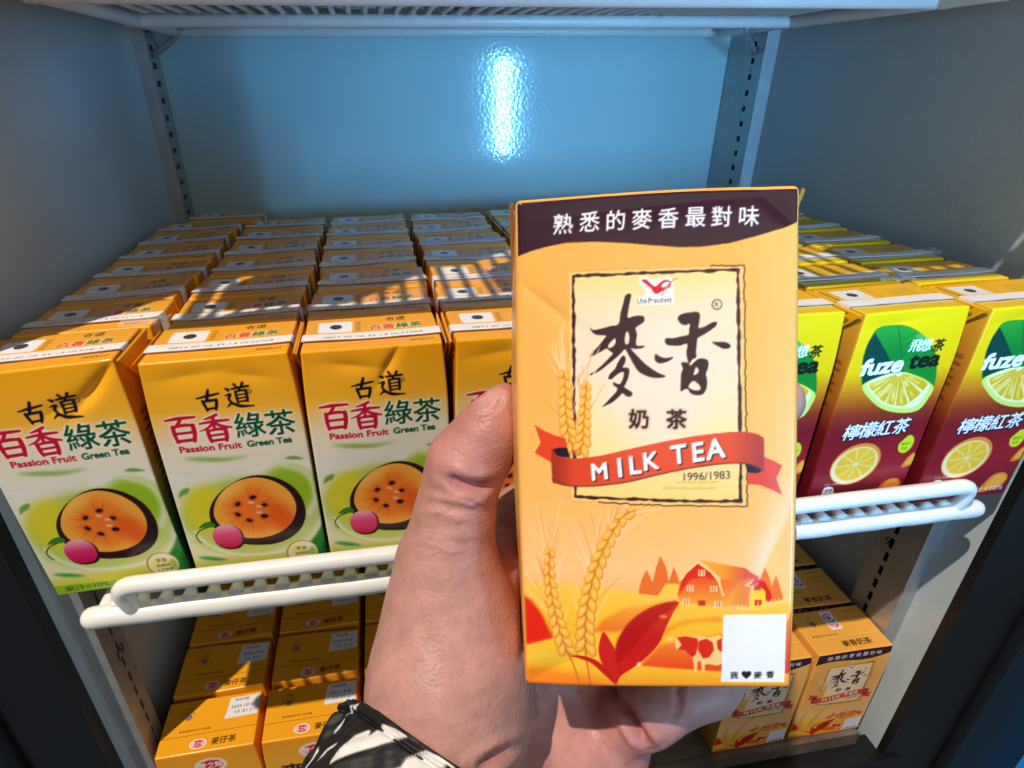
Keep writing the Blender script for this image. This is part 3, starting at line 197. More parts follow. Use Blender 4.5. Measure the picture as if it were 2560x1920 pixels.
class Art:
    SS = 3
    def __init__(s, w, h, k, base=(255, 255, 255)):
        s.w, s.h, s.k = w, h, k
        s.nx, s.ny = int(round(w * k)) + 1, int(round(h * k)) + 1
        s.img = np.zeros((s.ny, s.nx, 3)); s.img[:] = np.array(base, float) / 255
        s.X, s.Y = np.meshgrid(np.arange(s.nx) / k, np.arange(s.ny) / k)
    def edges(s, E, fat=0.0):
        """coverage of the even-odd area bounded by a soup of edges (n,2,2) in mm, made fatter by fat mm"""
        SS = s.SS; k = s.k * SS
        cov = np.zeros((s.ny, s.nx))
        if len(E) == 0: return cov
        E = np.asarray(E, float)
        lo = E.reshape(-1, 2).min(0); hi = E.reshape(-1, 2).max(0)
        pad = int(fat * s.k) + 1
        ix0 = max(0, int(lo[0] * s.k) - pad); ix1 = min(s.nx, int(hi[0] * s.k) + 2 + pad)
        iy0 = max(0, int(lo[1] * s.k) - pad); iy1 = min(s.ny, int(hi[1] * s.k) + 2 + pad)
        if ix1 <= ix0 or iy1 <= iy0: return cov
        nw, nh = (ix1 - ix0) * SS, (iy1 - iy0) * SS
        tog = np.zeros((nh, nw + 1), np.int32)
        off = np.array([ix0 - .5, iy0 - .5]) / s.k
        G = (E - off) * k
        for (xa, ya), (xb, yb) in G:
            if ya == yb: continue
            if ya > yb: xa, ya, xb, yb = xb, yb, xa, ya
            r0 = max(0, int(math.ceil(ya - .5))); r1 = min(nh, int(math.ceil(yb - .5)))
            if r1 <= r0: continue
            r = np.arange(r0, r1)
            x = xa + (r + .5 - ya) * (xb - xa) / (yb - ya)
            c = np.clip(np.ceil(x - .5).astype(int), 0, nw)
            np.add.at(tog, (r, c), 1)
        m = (np.cumsum(tog, 1)[:, :nw] & 1).astype(float)
        R = fat * k
        if R >= .5:
            out = np.zeros_like(m); q = int(R)
            for dy in range(-q, q + 1):
                w = int(math.sqrt(max(0, R * R - dy * dy)))
                cs = np.cumsum(np.pad(m, ((0, 0), (w + 1, w))), 1); d = (cs[:, 2 * w + 1:] - cs[:, :-(2 * w + 1)]) > 0
                if dy >= 0: out[dy:] = np.maximum(out[dy:], d[:nh - dy])
                else: out[:dy] = np.maximum(out[:dy], d[-dy:])
            m = out
        cov[iy0:iy1, ix0:ix1] = m.reshape(iy1 - iy0, SS, ix1 - ix0, SS).mean((1, 3))
        return cov
    def poly(s, *loops):
        E = []
        for L in loops:
            L = np.asarray(L, float); E.append(np.stack([L, np.roll(L, -1, 0)], 1))
        return s.edges(np.concatenate(E))
    def line(s, pts, w, w2=None, taper=None):
        """coverage of a brush line; w, w2 are the widths at its ends, taper an optional list of widths"""
        p = np.asarray(pts, float); n = len(p)
        if taper is not None: rr = np.interp(np.linspace(0, 1, n), np.linspace(0, 1, len(taper)), taper) / 2
        else: rr = np.linspace(w, w if w2 is None else w2, n) / 2
        cov = np.zeros((s.ny, s.nx))
        for i in range(n - 1):
            a, b = p[i], p[i + 1]; R = max(rr[i], rr[i + 1]) + 1.5 / s.k
            x0 = max(0, int((min(a[0], b[0]) - R) * s.k)); x1 = min(s.nx, int((max(a[0], b[0]) + R) * s.k) + 2)
            y0 = max(0, int((min(a[1], b[1]) - R) * s.k)); y1 = min(s.ny, int((max(a[1], b[1]) + R) * s.k) + 2)
            if x1 <= x0 or y1 <= y0: continue
            X, Y = s.X[y0:y1, x0:x1], s.Y[y0:y1, x0:x1]
            d = b - a; L2 = d @ d + 1e-12
            t = np.clip(((X - a[0]) * d[0] + (Y - a[1]) * d[1]) / L2, 0, 1)
            dist = np.hypot(X - a[0] - t * d[0], Y - a[1] - t * d[1])
            c = np.clip((rr[i] + t * (rr[i + 1] - rr[i]) - dist) * s.k + .5, 0, 1)
            cov[y0:y1, x0:x1] = np.maximum(cov[y0:y1, x0:x1], c)
        return cov
    def put(s, cov, col, alpha=1.0):
        r = np.flatnonzero(cov.any(1)); q = np.flatnonzero(cov.any(0))
        if len(r) == 0: return
        sl = (slice(r[0], r[-1] + 1), slice(q[0], q[-1] + 1)); c = np.asarray(col, float) / 255
        a = (cov[sl] * alpha)[..., None]
        s.img[sl] = s.img[sl] * (1 - a) + c * a
    def grad(s, stops, axis=1, coord=None):
        """colour field from stops [(mm, rgb), ...] along y (or x, or a given field)"""
        v = (s.Y if axis == 1 else s.X) if coord is None else coord
        xs = [a for a, _ in stops]; cs = np.array([c for _, c in stops], float)
        return np.stack([np.interp(v, xs, cs[:, i]) for i in range(3)], -1)
    def putf(s, cov, field, alpha=1.0):
        a = (cov * alpha)[..., None]; s.img = s.img * (1 - a) + field / 255 * a
    def blur(s, m, r):
        n = max(1, int(round(r * s.k)))
        for ax in (0, 1):
            for _ in range(2):
                c = np.cumsum(np.concatenate([np.repeat(np.take(m, [0], ax), n + 1, ax), m, np.repeat(np.take(m, [-1], ax), n, ax)], ax), ax)
                L = m.shape[ax]
                m = (np.take(c, range(2 * n + 1, 2 * n + 1 + L), ax) - np.take(c, range(0, L), ax)) / (2 * n + 1)
        return m
    def text(s, st, x, y, size, bold=0.0, slant=0.0, rot=0.0, sx=1.0, anchor='c', fit=None):
        """coverage of lettering; anchor c centres it on (x, y), l puts its lower left there; fit = width in mm"""
        E, lo, hi = glyph_edges(st)
        if len(E) == 0: return np.zeros((s.ny, s.nx))
        E = E.copy(); w, h = hi - lo
        if anchor == 'c': E -= (lo + hi) / 2
        else: E -= lo
        if fit: sx = fit / (w * size)
        E = E * np.array([size * sx, size])
        E[..., 0] += E[..., 1] * slant
        c, sn = math.cos(rot), math.sin(rot)
        E = np.stack([E[..., 0] * c - E[..., 1] * sn, E[..., 0] * sn + E[..., 1] * c], -1)
        return s.edges(E + np.array([x, y]), bold * size)
    def brush(s, strokes, x, y, sc, fat=1.0):
        """hand lettering: strokes [(points, widths)] in a 0..1 box scaled by sc at x, y"""
        cov = np.zeros((s.ny, s.nx))
        for pts, ws in strokes:
            p = smooth_line(np.array(pts, float) * sc + np.array([x, y]), 6) if len(pts) > 2 else np.array(pts, float) * sc + np.array([x, y])
            if len(pts) == 2: p = np.array([p[0] + (p[1] - p[0]) * t for t in np.linspace(0, 1, 6)])
            cov = np.maximum(cov, s.line(p, 1, taper=np.array(ws) * sc * fat))
        return cov

def wobble(pts, amp, step, seed, close=True):
    rg = np.random.RandomState(seed); p = np.array(pts, float); out = []
    n = len(p)
    for i in range(n if close else n - 1):
        a, b = p[i], p[(i + 1) % n]; L = np.hypot(*(b - a)); m = max(2, int(L / step))
        nv = np.array([-(b - a)[1], (b - a)[0]]) / L
        for k in range(m): out.append(a + (b - a) * k / m + nv * rg.uniform(-amp, amp) * (k > 0))
    return np.array(out)

def ear(A, curve, size, n, cols, seed, awn=None, awncol=(255, 214, 170), awnlen=12):
    """an ear of wheat: awns, then pairs of grains up a curved stalk"""
    rg = np.random.RandomState(seed)
    c = smooth_line(curve, 10); seg = np.r_[0, np.cumsum(np.hypot(*np.diff(c, axis=0).T))]
    at_ = lambda t: np.array([np.interp(t * seg[-1], seg, c[:, 0]), np.interp(t * seg[-1], seg, c[:, 1])])
    t0, t1 = n[1], 1.0
    if awn:
        for i in range(awn):
            t = rg.uniform(t0, t1); p = at_(t); d = at_(min(1, t + .02)) - at_(max(0, t - .02)); a = math.atan2(d[1], d[0]) + rg.uniform(-.42, .42)
            L = awnlen * rg.uniform(.6, 1.15); b = rg.uniform(-.25, .25)
            q = [p + np.array([math.cos(a + b * u), math.sin(a + b * u)]) * L * u for u in np.linspace(0, 1, 8)]
            cv = A.line(q, .38, .16); A.put(cv, awncol if i % 3 else (240, 150, 70), .75)
    A.put(A.line(c, .45, .35), (214, 120, 40))
    m = n[0]
    for i in range(m):
        t = t0 + (t1 - t0) * i / (m - 1); p = at_(t); d = at_(min(1, t + .02)) - at_(max(0, t - .02)); a = math.atan2(d[1], d[0])
        sz = size * (1 - .45 * i / m)
        for sd in (-1, 1):
            nx = np.array([-math.sin(a), math.cos(a)]) * sd
            q = p + nx * sz * .48 + np.array([math.cos(a), math.sin(a)]) * sz * (.25 if sd > 0 else -.2)
            g = ell(q[0], q[1], sz * .88, sz * .40, a - sd * .38, 18); g2 = ell(q[0] + sz * .05, q[1] + sz * .08, sz * .55, sz * .24, a - sd * .38, 14)
            A.put(A.poly(ell(q[0] + .05, q[1] - .12, sz * .92, sz * .50, a - sd * .38, 18)), cols[2], .75)
            A.put(A.poly(g), cols[0]); A.put(A.blur(A.poly(g2), .12), cols[1], .85)

def paint_milk_tea(k):
    A = Art(63, 116.6, k, (252, 190, 108)); M = TR_M
    A.putf(np.ones_like(A.X), A.grad([(0, (250, 150, 50)), (30, (255, 200, 132)), (48, (253, 186, 98)), (80, (252, 180, 86)), (116, (252, 178, 80))]))
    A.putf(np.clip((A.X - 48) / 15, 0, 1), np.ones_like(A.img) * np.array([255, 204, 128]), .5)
    # farm: hills
    hill = A.poly(M['sky']); A.putf(hill, A.grad([(0, (250, 160, 30)), (8, (252, 176, 40)), (16, (254, 190, 48)), (30, (255, 206, 96))]))
    A.put(A.blur(A.poly(M['redhill']), .25), (232, 40, 20)); A.put(A.poly(M['forel']), (255, 198, 56))
    A.putf(A.blur(A.poly(M['mid']), .3), A.grad([(14, (244, 110, 34)), (24, (252, 190, 60))]))
    A.putf(A.blur(A.poly(M['cowhill']), .25), A.grad([(4, (236, 62, 28)), (14, (250, 150, 40)), (20, (254, 190, 60))]))
    A.put(A.blur(A.poly(M['ridge']), .4), (250, 140, 30), .7)
    A.putf(A.poly(M['fore']), A.grad([(0, (252, 150, 34)), (5, (254, 190, 46)), (9, (255, 206, 80))]))
    A.put(A.blur(A.poly([(0, 0), (22, 0), (14, 3.2), (0, 5)]), 1.0), (246, 120, 30), .75)
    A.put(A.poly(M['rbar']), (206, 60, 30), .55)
    # barn
    A.put(A.poly(M['trees']), (240, 112, 44)); A.put(A.poly(M['trees2']), (240, 116, 46))
    A.put(A.poly(M['shed']), (253, 200, 70)); A.putf(A.poly(M['body']), A.grad([(20, (254, 190, 60)), (27, (246, 120, 40))]))
    A.putf(A.poly(M['gable']), A.grad([(19, (254, 196, 84)), (24, (248, 140, 50)), (30, (238, 70, 30))]))
    A.put(A.blur(A.poly(M['gtop']), .15), (226, 36, 26), .8)
    A.putf(A.poly(M['roof']), A.grad([(37, (254, 200, 70)), (47, (250, 150, 44)), (54, (222, 44, 22))], 0))
    A.putf(A.poly(M['silo']), A.grad([(46, (254, 190, 50)), (51, (246, 130, 40))], 0)); A.put(A.poly(M['redroof']), (222, 34, 26)); A.put(A.poly(M['annex']), (254, 204, 60))
    for x, y in M['wins']: A.put(A.poly(rrect(x - .75, y - .8, x + .75, y + .8, .1)), (255, 230, 170)); A.put(A.line([(x - .3, y - .6), (x - .3, y + .6)], .28), (226, 80, 40)); A.put(A.line([(x + .3, y - .6), (x + .3, y + .6)], .28), (226, 80, 40))
    for x, y in M['doors']: A.put(A.poly(rrect(x - .8, y - .7, x + .8, y + .7, .1)), (222, 50, 26))
    gl_ = [(M['gable'][-2]), (M['gable'][-1]), M['gable'][0], M['gable'][1], M['gable'][2], M['gable'][3]]
    A.put(A.line(gl_, .35), (255, 226, 150))
    f0, f1, f2 = [np.array(v) for v in M['fence']]
    for o in (0, .55): A.put(A.line([f0 + (0, o), f1 + (0, o + .2), f2 + (0, o)], .16), (255, 220, 110))
    for t in np.linspace(0, 1, 14): q = f0 + (f2 - f0) * t; A.put(A.line([q + (0, -.5), q + (0, .9)], .2), (255, 220, 110))
    # cow
    A.put(A.poly(smooth_loop(M['cowb'], 3)), (255, 206, 130))
    for c in ('cow1', 'cow2', 'cow3'): A.put(A.poly(M[c]), (220, 44, 26))
    # wheat and tea leaves
    cols = ((252, 178, 62), (255, 208, 100), (200, 104, 30))
    ear(A, M['earC'], 2.15, (11, .28), cols, 3, 34, (255, 216, 170), 14); ear(A, M['earD'], 2.4, (14, .22), cols, 4, 44, (255, 216, 170), 15)
    for L, c1 in (('leaf1', (206, 26, 28)), ('leaf2', (210, 34, 30)), ('leaf3', (204, 28, 26))): A.put(A.poly(smooth_loop(M[L], 4)), c1)
    A.putf(A.poly(smooth_loop(M['leaf1'], 4)), A.grad([(2, (214, 26, 26)), (14, (200, 30, 28)), (26, (232, 84, 40))]))
    A.put(A.blur(A.poly(smooth_loop(M['leaf1l'], 4)), .3), (170, 14, 22), .55)
    A.put(A.blur(A.poly(ell(27.4, 6.5, .5, .5)), .2), (255, 240, 220)); A.put(A.blur(A.poly(ell(34.6, 13.2, .6, .4)), .25), (255, 226, 200)); A.put(A.poly(ell(33, 18.8, .9, .5)), (244, 150, 90), .7)
    # label panel
    fr = np.array(M['frame']); f2_ = np.array(M['frame2'])
    A.put(A.poly(wobble(f2_, .15, .9, 1)), (250, 200, 120))
    A.putf(A.poly(fr), A.grad([(46, (254, 212, 120)), (60, (253, 224, 158)), (78, (252, 222, 190)), (92, (252, 220, 176)), (99, (253, 214, 130))]))
    A.put(A.blur(A.poly(ell(32, 74, 11, 15)), 2.5), (252, 224, 200), .8)
    L = wobble(f2_, .18, .8, 2); A.put(A.line(L[:int(len(L) * .17)], .16), (226, 140, 60), .8); A.put(A.line(L[int(len(L) * .17):int(len(L) * .68)], .28), (90, 40, 30)); A.put(A.line(L[int(len(L) * .68):], .2), (226, 150, 70), .6)
    rg = np.random.RandomState(5); L = wobble(fr, .12, 1.1, 3); L = np.vstack([L, L[:1]]); A.put(A.line(L, 1, taper=rg.uniform(.35, .95, len(L))), (66, 32, 34))
    # logo, lettering
    A.put(A.blur(A.poly(M['logo_w']), .2), (255, 255, 250)); A.put(A.poly(smooth_loop(M['logo'], 4), smooth_loop(M['logo_h'], 4)), (226, 24, 44))
    lg = np.array(M['logo'][6]); 
    for i, o in enumerate((0, .42, .84)): A.put(A.line(smooth_line([lg + (-1.5 - o * .3, -3.2), lg + (-.9 + o * .2, -1.6), lg + (.8 + o * .2, .1), lg + (1.7, .2)], 6), .16), (240, 130, 100))
    x, y = M['logo_t'][0]; A.put(A.text('Uni-President', x, y, 1.75, .012, fit=7.7), (70, 36, 40))
    mai = [smooth_loop(M['mai'], 4), smooth_loop(M['mai_h1'], 4), smooth_loop(M['mai_h2'], 4)]
    A.put(A.poly(*mai), (62, 32, 32)); A.put(A.poly(smooth_loop(M['mai_low'], 4)), (62, 32, 32))
    A.put(A.poly(smooth_loop(M['xiang'], 4)), (62, 32, 32)); A.put(A.poly(smooth_loop(M['xiang_d1'], 4)), (62, 32, 32)); A.put(A.poly(smooth_loop(M['xiang_d2'], 4)), (62, 32, 32))
    A.put(A.poly(smooth_loop(M['xiang_low'], 4), smooth_loop(M['xiang_h1'], 4), smooth_loop(M['xiang_h2'], 4)), (62, 32, 32))
    x, y = M['reg'][0]; A.put(A.line(np.vstack([ell(x, y, 1.05, 1.05), ell(x, y, 1.05, 1.05)[:1]]), .22), (70, 40, 34)); A.put(A.text('R', x, y, 1.5, .01), (70, 40, 34))
    for ch, (x, y) in zip('奶茶', M['naicha']): A.put(A.blur(A.text(ch, x, y, 4.9, .05), .25), (190, 150, 110), .6); A.put(A.text(ch, x, y, 4.7, .03), (58, 26, 36))
    ear(A, M['earA'], 2.15, (9, .1), cols, 1, 36, (255, 214, 160), 12); ear(A, M['earB'], 1.9, (8, .12), cols, 2, 26, (255, 222, 170), 11)
    # ribbon
    A.put(A.poly(M['rtail']), (232, 70, 40)); A.put(A.poly(M['rtail2']), (230, 68, 40)); A.put(A.poly(M['rdark']), (34, 26, 44)); A.put(A.poly(M['rdark2']), (34, 24, 40))
    rb = A.poly(smooth_loop(M['ribbon'], 3)); A.putf(rb, A.grad([(9, (170, 52, 34)), (13, (226, 70, 42)), (30, (234, 82, 48)), (48, (232, 80, 46)), (54, (180, 56, 40))], 0))
    rl = smooth_loop(M['ribbon'], 3); A.put(A.line(rl[int(len(rl) * .56):int(len(rl) * .98)], .35), (110, 34, 30), .8)
    for dx, dy, c in ((.32, -.28, (48, 26, 34)), (0, 0, (255, 250, 246))):
        for ch, x, y, hh in M['milk']: A.put(A.text(ch, x + dx, y + dy, hh * 1.5, .035, rot=.16, slant=.08, sx=.95), c)
    x, y = M['year'][0]; A.put(A.text('1996/1983', x, y, 2.6, .008, rot=.04, fit=10.2), (60, 34, 44))
    for i in range(4): A.put(A.line([(36 + 2.4 * i, 51.6), (37.8 + 2.4 * i, 51.7)], .5), (240, 176, 80), .7); A.put(A.line([(33 + 3 * i, 50.2), (35.4 + 3 * i, 50.3)], .5), (240, 176, 80), .7)
    # head band
    A.put(A.poly(M['band']), (58, 28, 38))
    for ch, (x, y) in zip('熟悉的麥香最對味', M['slogan']): A.put(A.text(ch, x, y, 4.75, .014, slant=.06), (250, 246, 246))
    # sticker
    A.put(A.poly(M['qr']), (244, 242, 250))
    for ch, (x, y) in zip('我♥麥香', M['qrt']): A.put(A.text(ch, x, y, 1.95, .03), (36, 30, 40))
    return A

GU = [([(.02, .64), (.45, .72), (.98, .80)], [.06, .11, .08]), ([(.56, 1.0), (.50, .78), (.42, .52)], [.10, .12, .11]), ([(.24, .5), (.30, .28), (.36, .04)], [.11, .11, .09]),
      ([(.24, .46), (.55, .50), (.84, .52)], [.08, .11, .10]), ([(.84, .52), (.80, .28), (.74, .05)], [.11, .12, .09]), ([(.34, .10), (.76, .13)], [.09, .09])]
DAO = [([(.05, .85), (.16, .78)], [.05, .12]), ([(.02, .55), (.2, .58), (.12, .4), (.22, .22)], [.05, .1, .09, .08]), ([(.02, .08), (.2, .2), (.5, .06), (1.0, .02)], [.04, .1, .12, .05]),
       ([(.42, .98), (.5, .88)], [.09, .07]), ([(.75, 1.0), (.66, .86)], [.1, .06]), ([(.3, .8), (.6, .84), (.95, .86)], [.07, .09, .08]), ([(.62, .84), (.55, .7)], [.08, .07]),
       ([(.42, .68), (.42, .4), (.44, .22)], [.09, .09, .08]), ([(.42, .68), (.65, .71), (.82, .7)], [.07, .08, .09]), ([(.82, .7), (.82, .45), (.8, .24)], [.1, .1, .09]), ([(.46, .53), (.78, .55)], [.06, .06]), ([(.46, .39), (.78, .41)], [.06, .06]), ([(.44, .24), (.8, .27)], [.07, .07])]
BAI = [([(0, .92), (.45, .97), (.98, .98)], [.09, .14, .10]), ([(.5, .95), (.42, .8), (.28, .66)], [.12, .12, .09]), ([(.2, .66), (.2, .35), (.24, .04)], [.15, .14, .12]), ([(.2, .64), (.55, .7), (.86, .68)], [.10, .13, .12]), ([(.86, .68), (.86, .35), (.8, .05)], [.16, .16, .13]), ([(.26, .38), (.8, .41)], [.11, .11]), ([(.24, .08), (.8, .11)], [.13, .13])]
XIANG = [([(.62, 1.0), (.42, .92), (.22, .87)], [.11, .11, .06]), ([(.04, .72), (.5, .77), (.96, .78)], [.08, .12, .09]), ([(.5, .92), (.48, .7), (.47, .5)], [.11, .12, .10]), ([(.46, .72), (.28, .55), (.0, .44)], [.10, .09, .04]), ([(.5, .72), (.7, .58), (1.0, .5)], [.10, .12, .08]),
         ([(.24, .44), (.25, .2), (.28, .02)], [.13, .13, .11]), ([(.24, .43), (.55, .47), (.8, .45)], [.09, .11, .12]), ([(.8, .45), (.8, .2), (.76, .02)], [.15, .14, .12]), ([(.3, .25), (.74, .27)], [.09, .09]), ([(.28, .05), (.76, .07)], [.11, .11])]

def pf_background(A):
    A.putf(np.ones_like(A.X), A.grad([(0, (150, 186, 30)), (7, (214, 214, 70)), (14, (236, 232, 190)), (30, (232, 230, 206)), (62, (240, 236, 224)), (76, (246, 236, 212)), (86, (252, 214, 140)), (95, (252, 186, 48)), (117, (250, 172, 22))]))
    A.put(A.blur(A.poly(ell(33, 82, 26, 6)), 3), (250, 240, 226), .7)

def paint_passion(k):
    A = Art(63, 117, k); P = TR_P; pf_background(A)
    A.put(A.blur(A.poly(smooth_loop(P['sw1'])), .7), (120, 170, 50), .9)
    for o, a in ((0, .8), (3.5, .5)): A.put(A.blur(A.line(smooth_line([(2, 62 - o), (16, 57 - o), (34, 60 - o), (50, 64), (63, 60)]), .8, 2.2), .8), (250, 250, 244), a)
    # green whirl round the fruit
    A.put(A.blur(A.poly(ell(31, 37, 30, 22, .1)), 2.0), (188, 206, 90), .95)
    A.put(A.blur(A.poly(ell(13, 42, 10, 14, -.2)), 2.4), (226, 216, 40), .95)
    A.put(A.blur(A.poly(ell(52, 50, 11, 13, .6)), 2.2), (150, 192, 30), .95)
    A.put(A.blur(A.line(smooth_line([(4, 24), (14, 17), (34, 15), (54, 22), (62, 36)]), 3, 4), 1.2), (196, 214, 120), .9)
    A.put(A.blur(A.line(smooth_line([(5, 30), (10, 20), (22, 13), (40, 12), (52, 17)]), .9, 1.6), .4), (248, 250, 238), .9)
    A.put(A.blur(A.line(smooth_line([(50, 63), (60, 56), (62, 44), (58, 34)]), 2, 3), .8), (238, 240, 210), .7)
    A.put(A.blur(A.poly(smooth_loop([(3, 14), (8, 11), (16, 10), (10, 13)])), .4), (60, 150, 60), .9)
    A.put(A.blur(A.poly(ell(34, 4, 18, 5)), 2), (232, 218, 60), .8)
    A.put(A.blur(A.poly([(64, 28), (59, 20), (52.5, 12), (55, 3), (64, 1)]), .6), (34, 130, 50))
    A.put(A.blur(A.poly([(64, 20), (61, 12), (60, 4), (64, 3)]), .8), (12, 84, 36), .8)
    A.put(A.poly([(0, 0), (63, 0), (63, 3.2), (30, 4.4), (0, 6.6)]), (146, 190, 36))
    for nm in ('lf1', 'lf2'): A.put(A.blur(A.poly(smooth_loop(P[nm])), .12), (116, 168, 60))
    # fruit
    A.put(A.poly(smooth_loop(P['dark'])), (44, 16, 22)); fl = A.poly(smooth_loop(P['flesh'])); cx, cy = P['fc'][0]
    rr = np.hypot((A.X - cx) / 17, (A.Y - cy) / 20)
    A.putf(fl, A.grad([(0, (246, 120, 40)), (.55, (248, 132, 36)), (.8, (252, 166, 60)), (1, (250, 176, 70))], coord=rr))
    A.put(fl * A.blur(A.poly(ell(cx + 13, cy - 8, 6, 11, .4)), 2.5), (238, 84, 20), .8); A.put(fl * A.blur(A.poly(ell(cx - 8, cy + 12, 9, 4, .6)), 2), (254, 196, 90), .8)
    for (x, y), r in zip(P['seeds'], (1.3, 1.2, 1.2, 1.2, 1.45, 1.25)):
        d = np.array([x - cx, y - cy]); u = d / np.hypot(*d); v = np.array([-u[1], u[0]])
        for sg in (-1, 1): A.put(A.line(smooth_line([np.array([x, y]) + v * sg * 1.6 - u * .4, np.array([x, y]) + v * sg * 2.0 + u * 2.0, np.array([x, y]) + v * sg * 3.0 + u * 6]), .55, .12), (206, 82, 20), .9)
        A.put(A.blur(A.poly(ell(x, y, 1.9, 1.9)), .5), (214, 76, 26), .8); A.put(A.poly(ell(x, y, r * 1.15, r * .85, math.atan2(u[1], u[0]) * .3)), (40, 16, 40))
    for o in ((0, 4.0), (3.2, 1.4), (2.6, -2.2)): A.put(A.blur(A.line([(cx + o[0] - 1, cy + o[1]), (cx + o[0] + .8, cy + o[1] - .5)], .9), .25), (255, 236, 214), .9)
    # lychee
    A.put(A.line(smooth_line(P['lstem']), .55), (30, 50, 20)); A.put(A.poly(smooth_loop(P['lleaf'])), (54, 130, 44)); A.put(A.line(smooth_line([P['lleaf'][0], P['lleaf'][1], P['lleaf'][2], P['lleaf'][3]]), .35), (20, 60, 24))
    ly = smooth_loop(P['lychee']); c = ly.mean(0); A.put(A.poly((ly - c) * 1.06 + c + (.5, -.7)), (44, 14, 22)); lm = A.poly(ly)
    A.putf(lm, A.grad([(c[1] - 6, (206, 8, 84)), (c[1], (222, 46, 110)), (c[1] + 6, (246, 170, 190))]))
    # lettering
    (gx, gy), (dx, dy), (rx, ry) = P['gudao'][:3]
    A.put(A.brush(GU, gx - 5.2, gy - 4.6, 9.7, 1.25), (22, 20, 34)); A.put(A.brush(DAO, dx - 5.6, dy - 4.4, 11.0, 1.2), (22, 20, 34))
    A.put(A.line(np.vstack([ell(rx, ry, .95, .95)] * 2), .3), (60, 40, 20)); A.put(A.text('R', rx, ry, 1.3, .02), (60, 40, 20))
    b = [np.array(v) for v in P['bxlc'][:4]]; T = np.zeros_like(A.X); G = np.zeros_like(A.X)
    T = np.maximum(T, A.brush(BAI, b[0][0] - 6.3, b[0][1] - 6.3, 12.6)); T = np.maximum(T, A.brush(XIANG, b[1][0] - 6.4, b[1][1] - 6.6, 13.2))
    G = np.maximum(A.text('綠', b[2][0], b[2][1], 13.2, .016), A.text('茶', b[3][0], b[3][1], 13.2, .018))
    halo = np.clip(A.blur(np.maximum(T, G), .5) * 4, 0, 1); A.put(halo, (255, 246, 236), .9)
    A.put(T, (204, 16, 52)); A.put(G, (12, 84, 52))
    q = P['pf']; A.put(A.text('Passion Fruit', (q[0][0] + q[1][0]) / 2, 75.6, 4.3, .045, fit=q[1][0] - q[0][0]), (206, 22, 56)); A.put(A.text('Green Tea', (q[2][0] + q[3][0]) / 2, 75.6, 4.3, .045, fit=q[3][0] - q[2][0]), (14, 84, 54))
    # badge
    x, y = P['badge'][0]; A.put(A.poly(ell(x, y, 7.6, 7.6)), (196, 150, 70)); A.put(A.poly(ell(x + .3, y, 6.9, 7)), (250, 244, 226)); A.put(A.blur(A.poly(ell(x - 1, y, 4.5, 5)), 1), (240, 226, 110), .7); A.put(A.blur(A.poly(ell(x + 5, y - 1, 1.8, 4)), .6), (150, 190, 40), .8)
    A.put(A.text('不含', x, y + 2.6, 2.7, .03), (40, 36, 20)); A.put(A.text('防腐劑', x, y - .6, 2.1, .02), (60, 50, 30)); A.put(A.text('人工色素', x, y - 3.4, 2.0, .02), (60, 50, 30))
    A.put(A.text('果汁<10%', 14.5, 3.6, 3.6, .004, fit=20), (44, 70, 24))
    return A

def paint_passion_top(k):
    A = Art(63, 41, k, (250, 170, 24)); A.putf(np.ones_like(A.X), A.grad([(0, (248, 172, 30)), (14, (248, 176, 48)), (41, (240, 166, 44))]))
    A.put(A.text('300ml', 54, 6.0, 3.4, 0, fit=11), (70, 50, 20)); A.put(A.line([(1, 10.8), (62, 10.8)], 1.3), (120, 26, 20))
    A.put(A.poly(rrect(6, 22.5, 22.5, 36, 1.6)), (246, 244, 246)); A.put(A.text('請由此處插入', 12, 20.9, 1.3, .02), (80, 60, 30))
    for i in range(6): A.put(A.line([(24.3, 24 + i * 2), (26, 24.2 + i * 2)], .7), (110, 84, 30))
    hl = np.clip(A.blur(A.text('百香綠茶', 43, 26.6, 6.3, .06), .4) * 3, 0, 1); A.put(hl, (255, 230, 190), .6)
    A.put(A.text('百香', 36.6, 26.6, 6.4, .025), (214, 40, 56)); A.put(A.text('綠茶', 49.6, 26.6, 6.4, .02), (30, 96, 60)); A.put(A.brush(GU, 38.5, 33.4, 4.6), (40, 30, 30)); A.put(A.brush(DAO, 43.8, 33.4, 4.8), (40, 30, 30))
    return A

def paint_strip(k, s):
    A = Art(63, 9.4, k, (246, 244, 246)); A.put(A.text(s, 32, 3.6, 3.6, .0, fit=46), (84, 84, 100), .9); return A

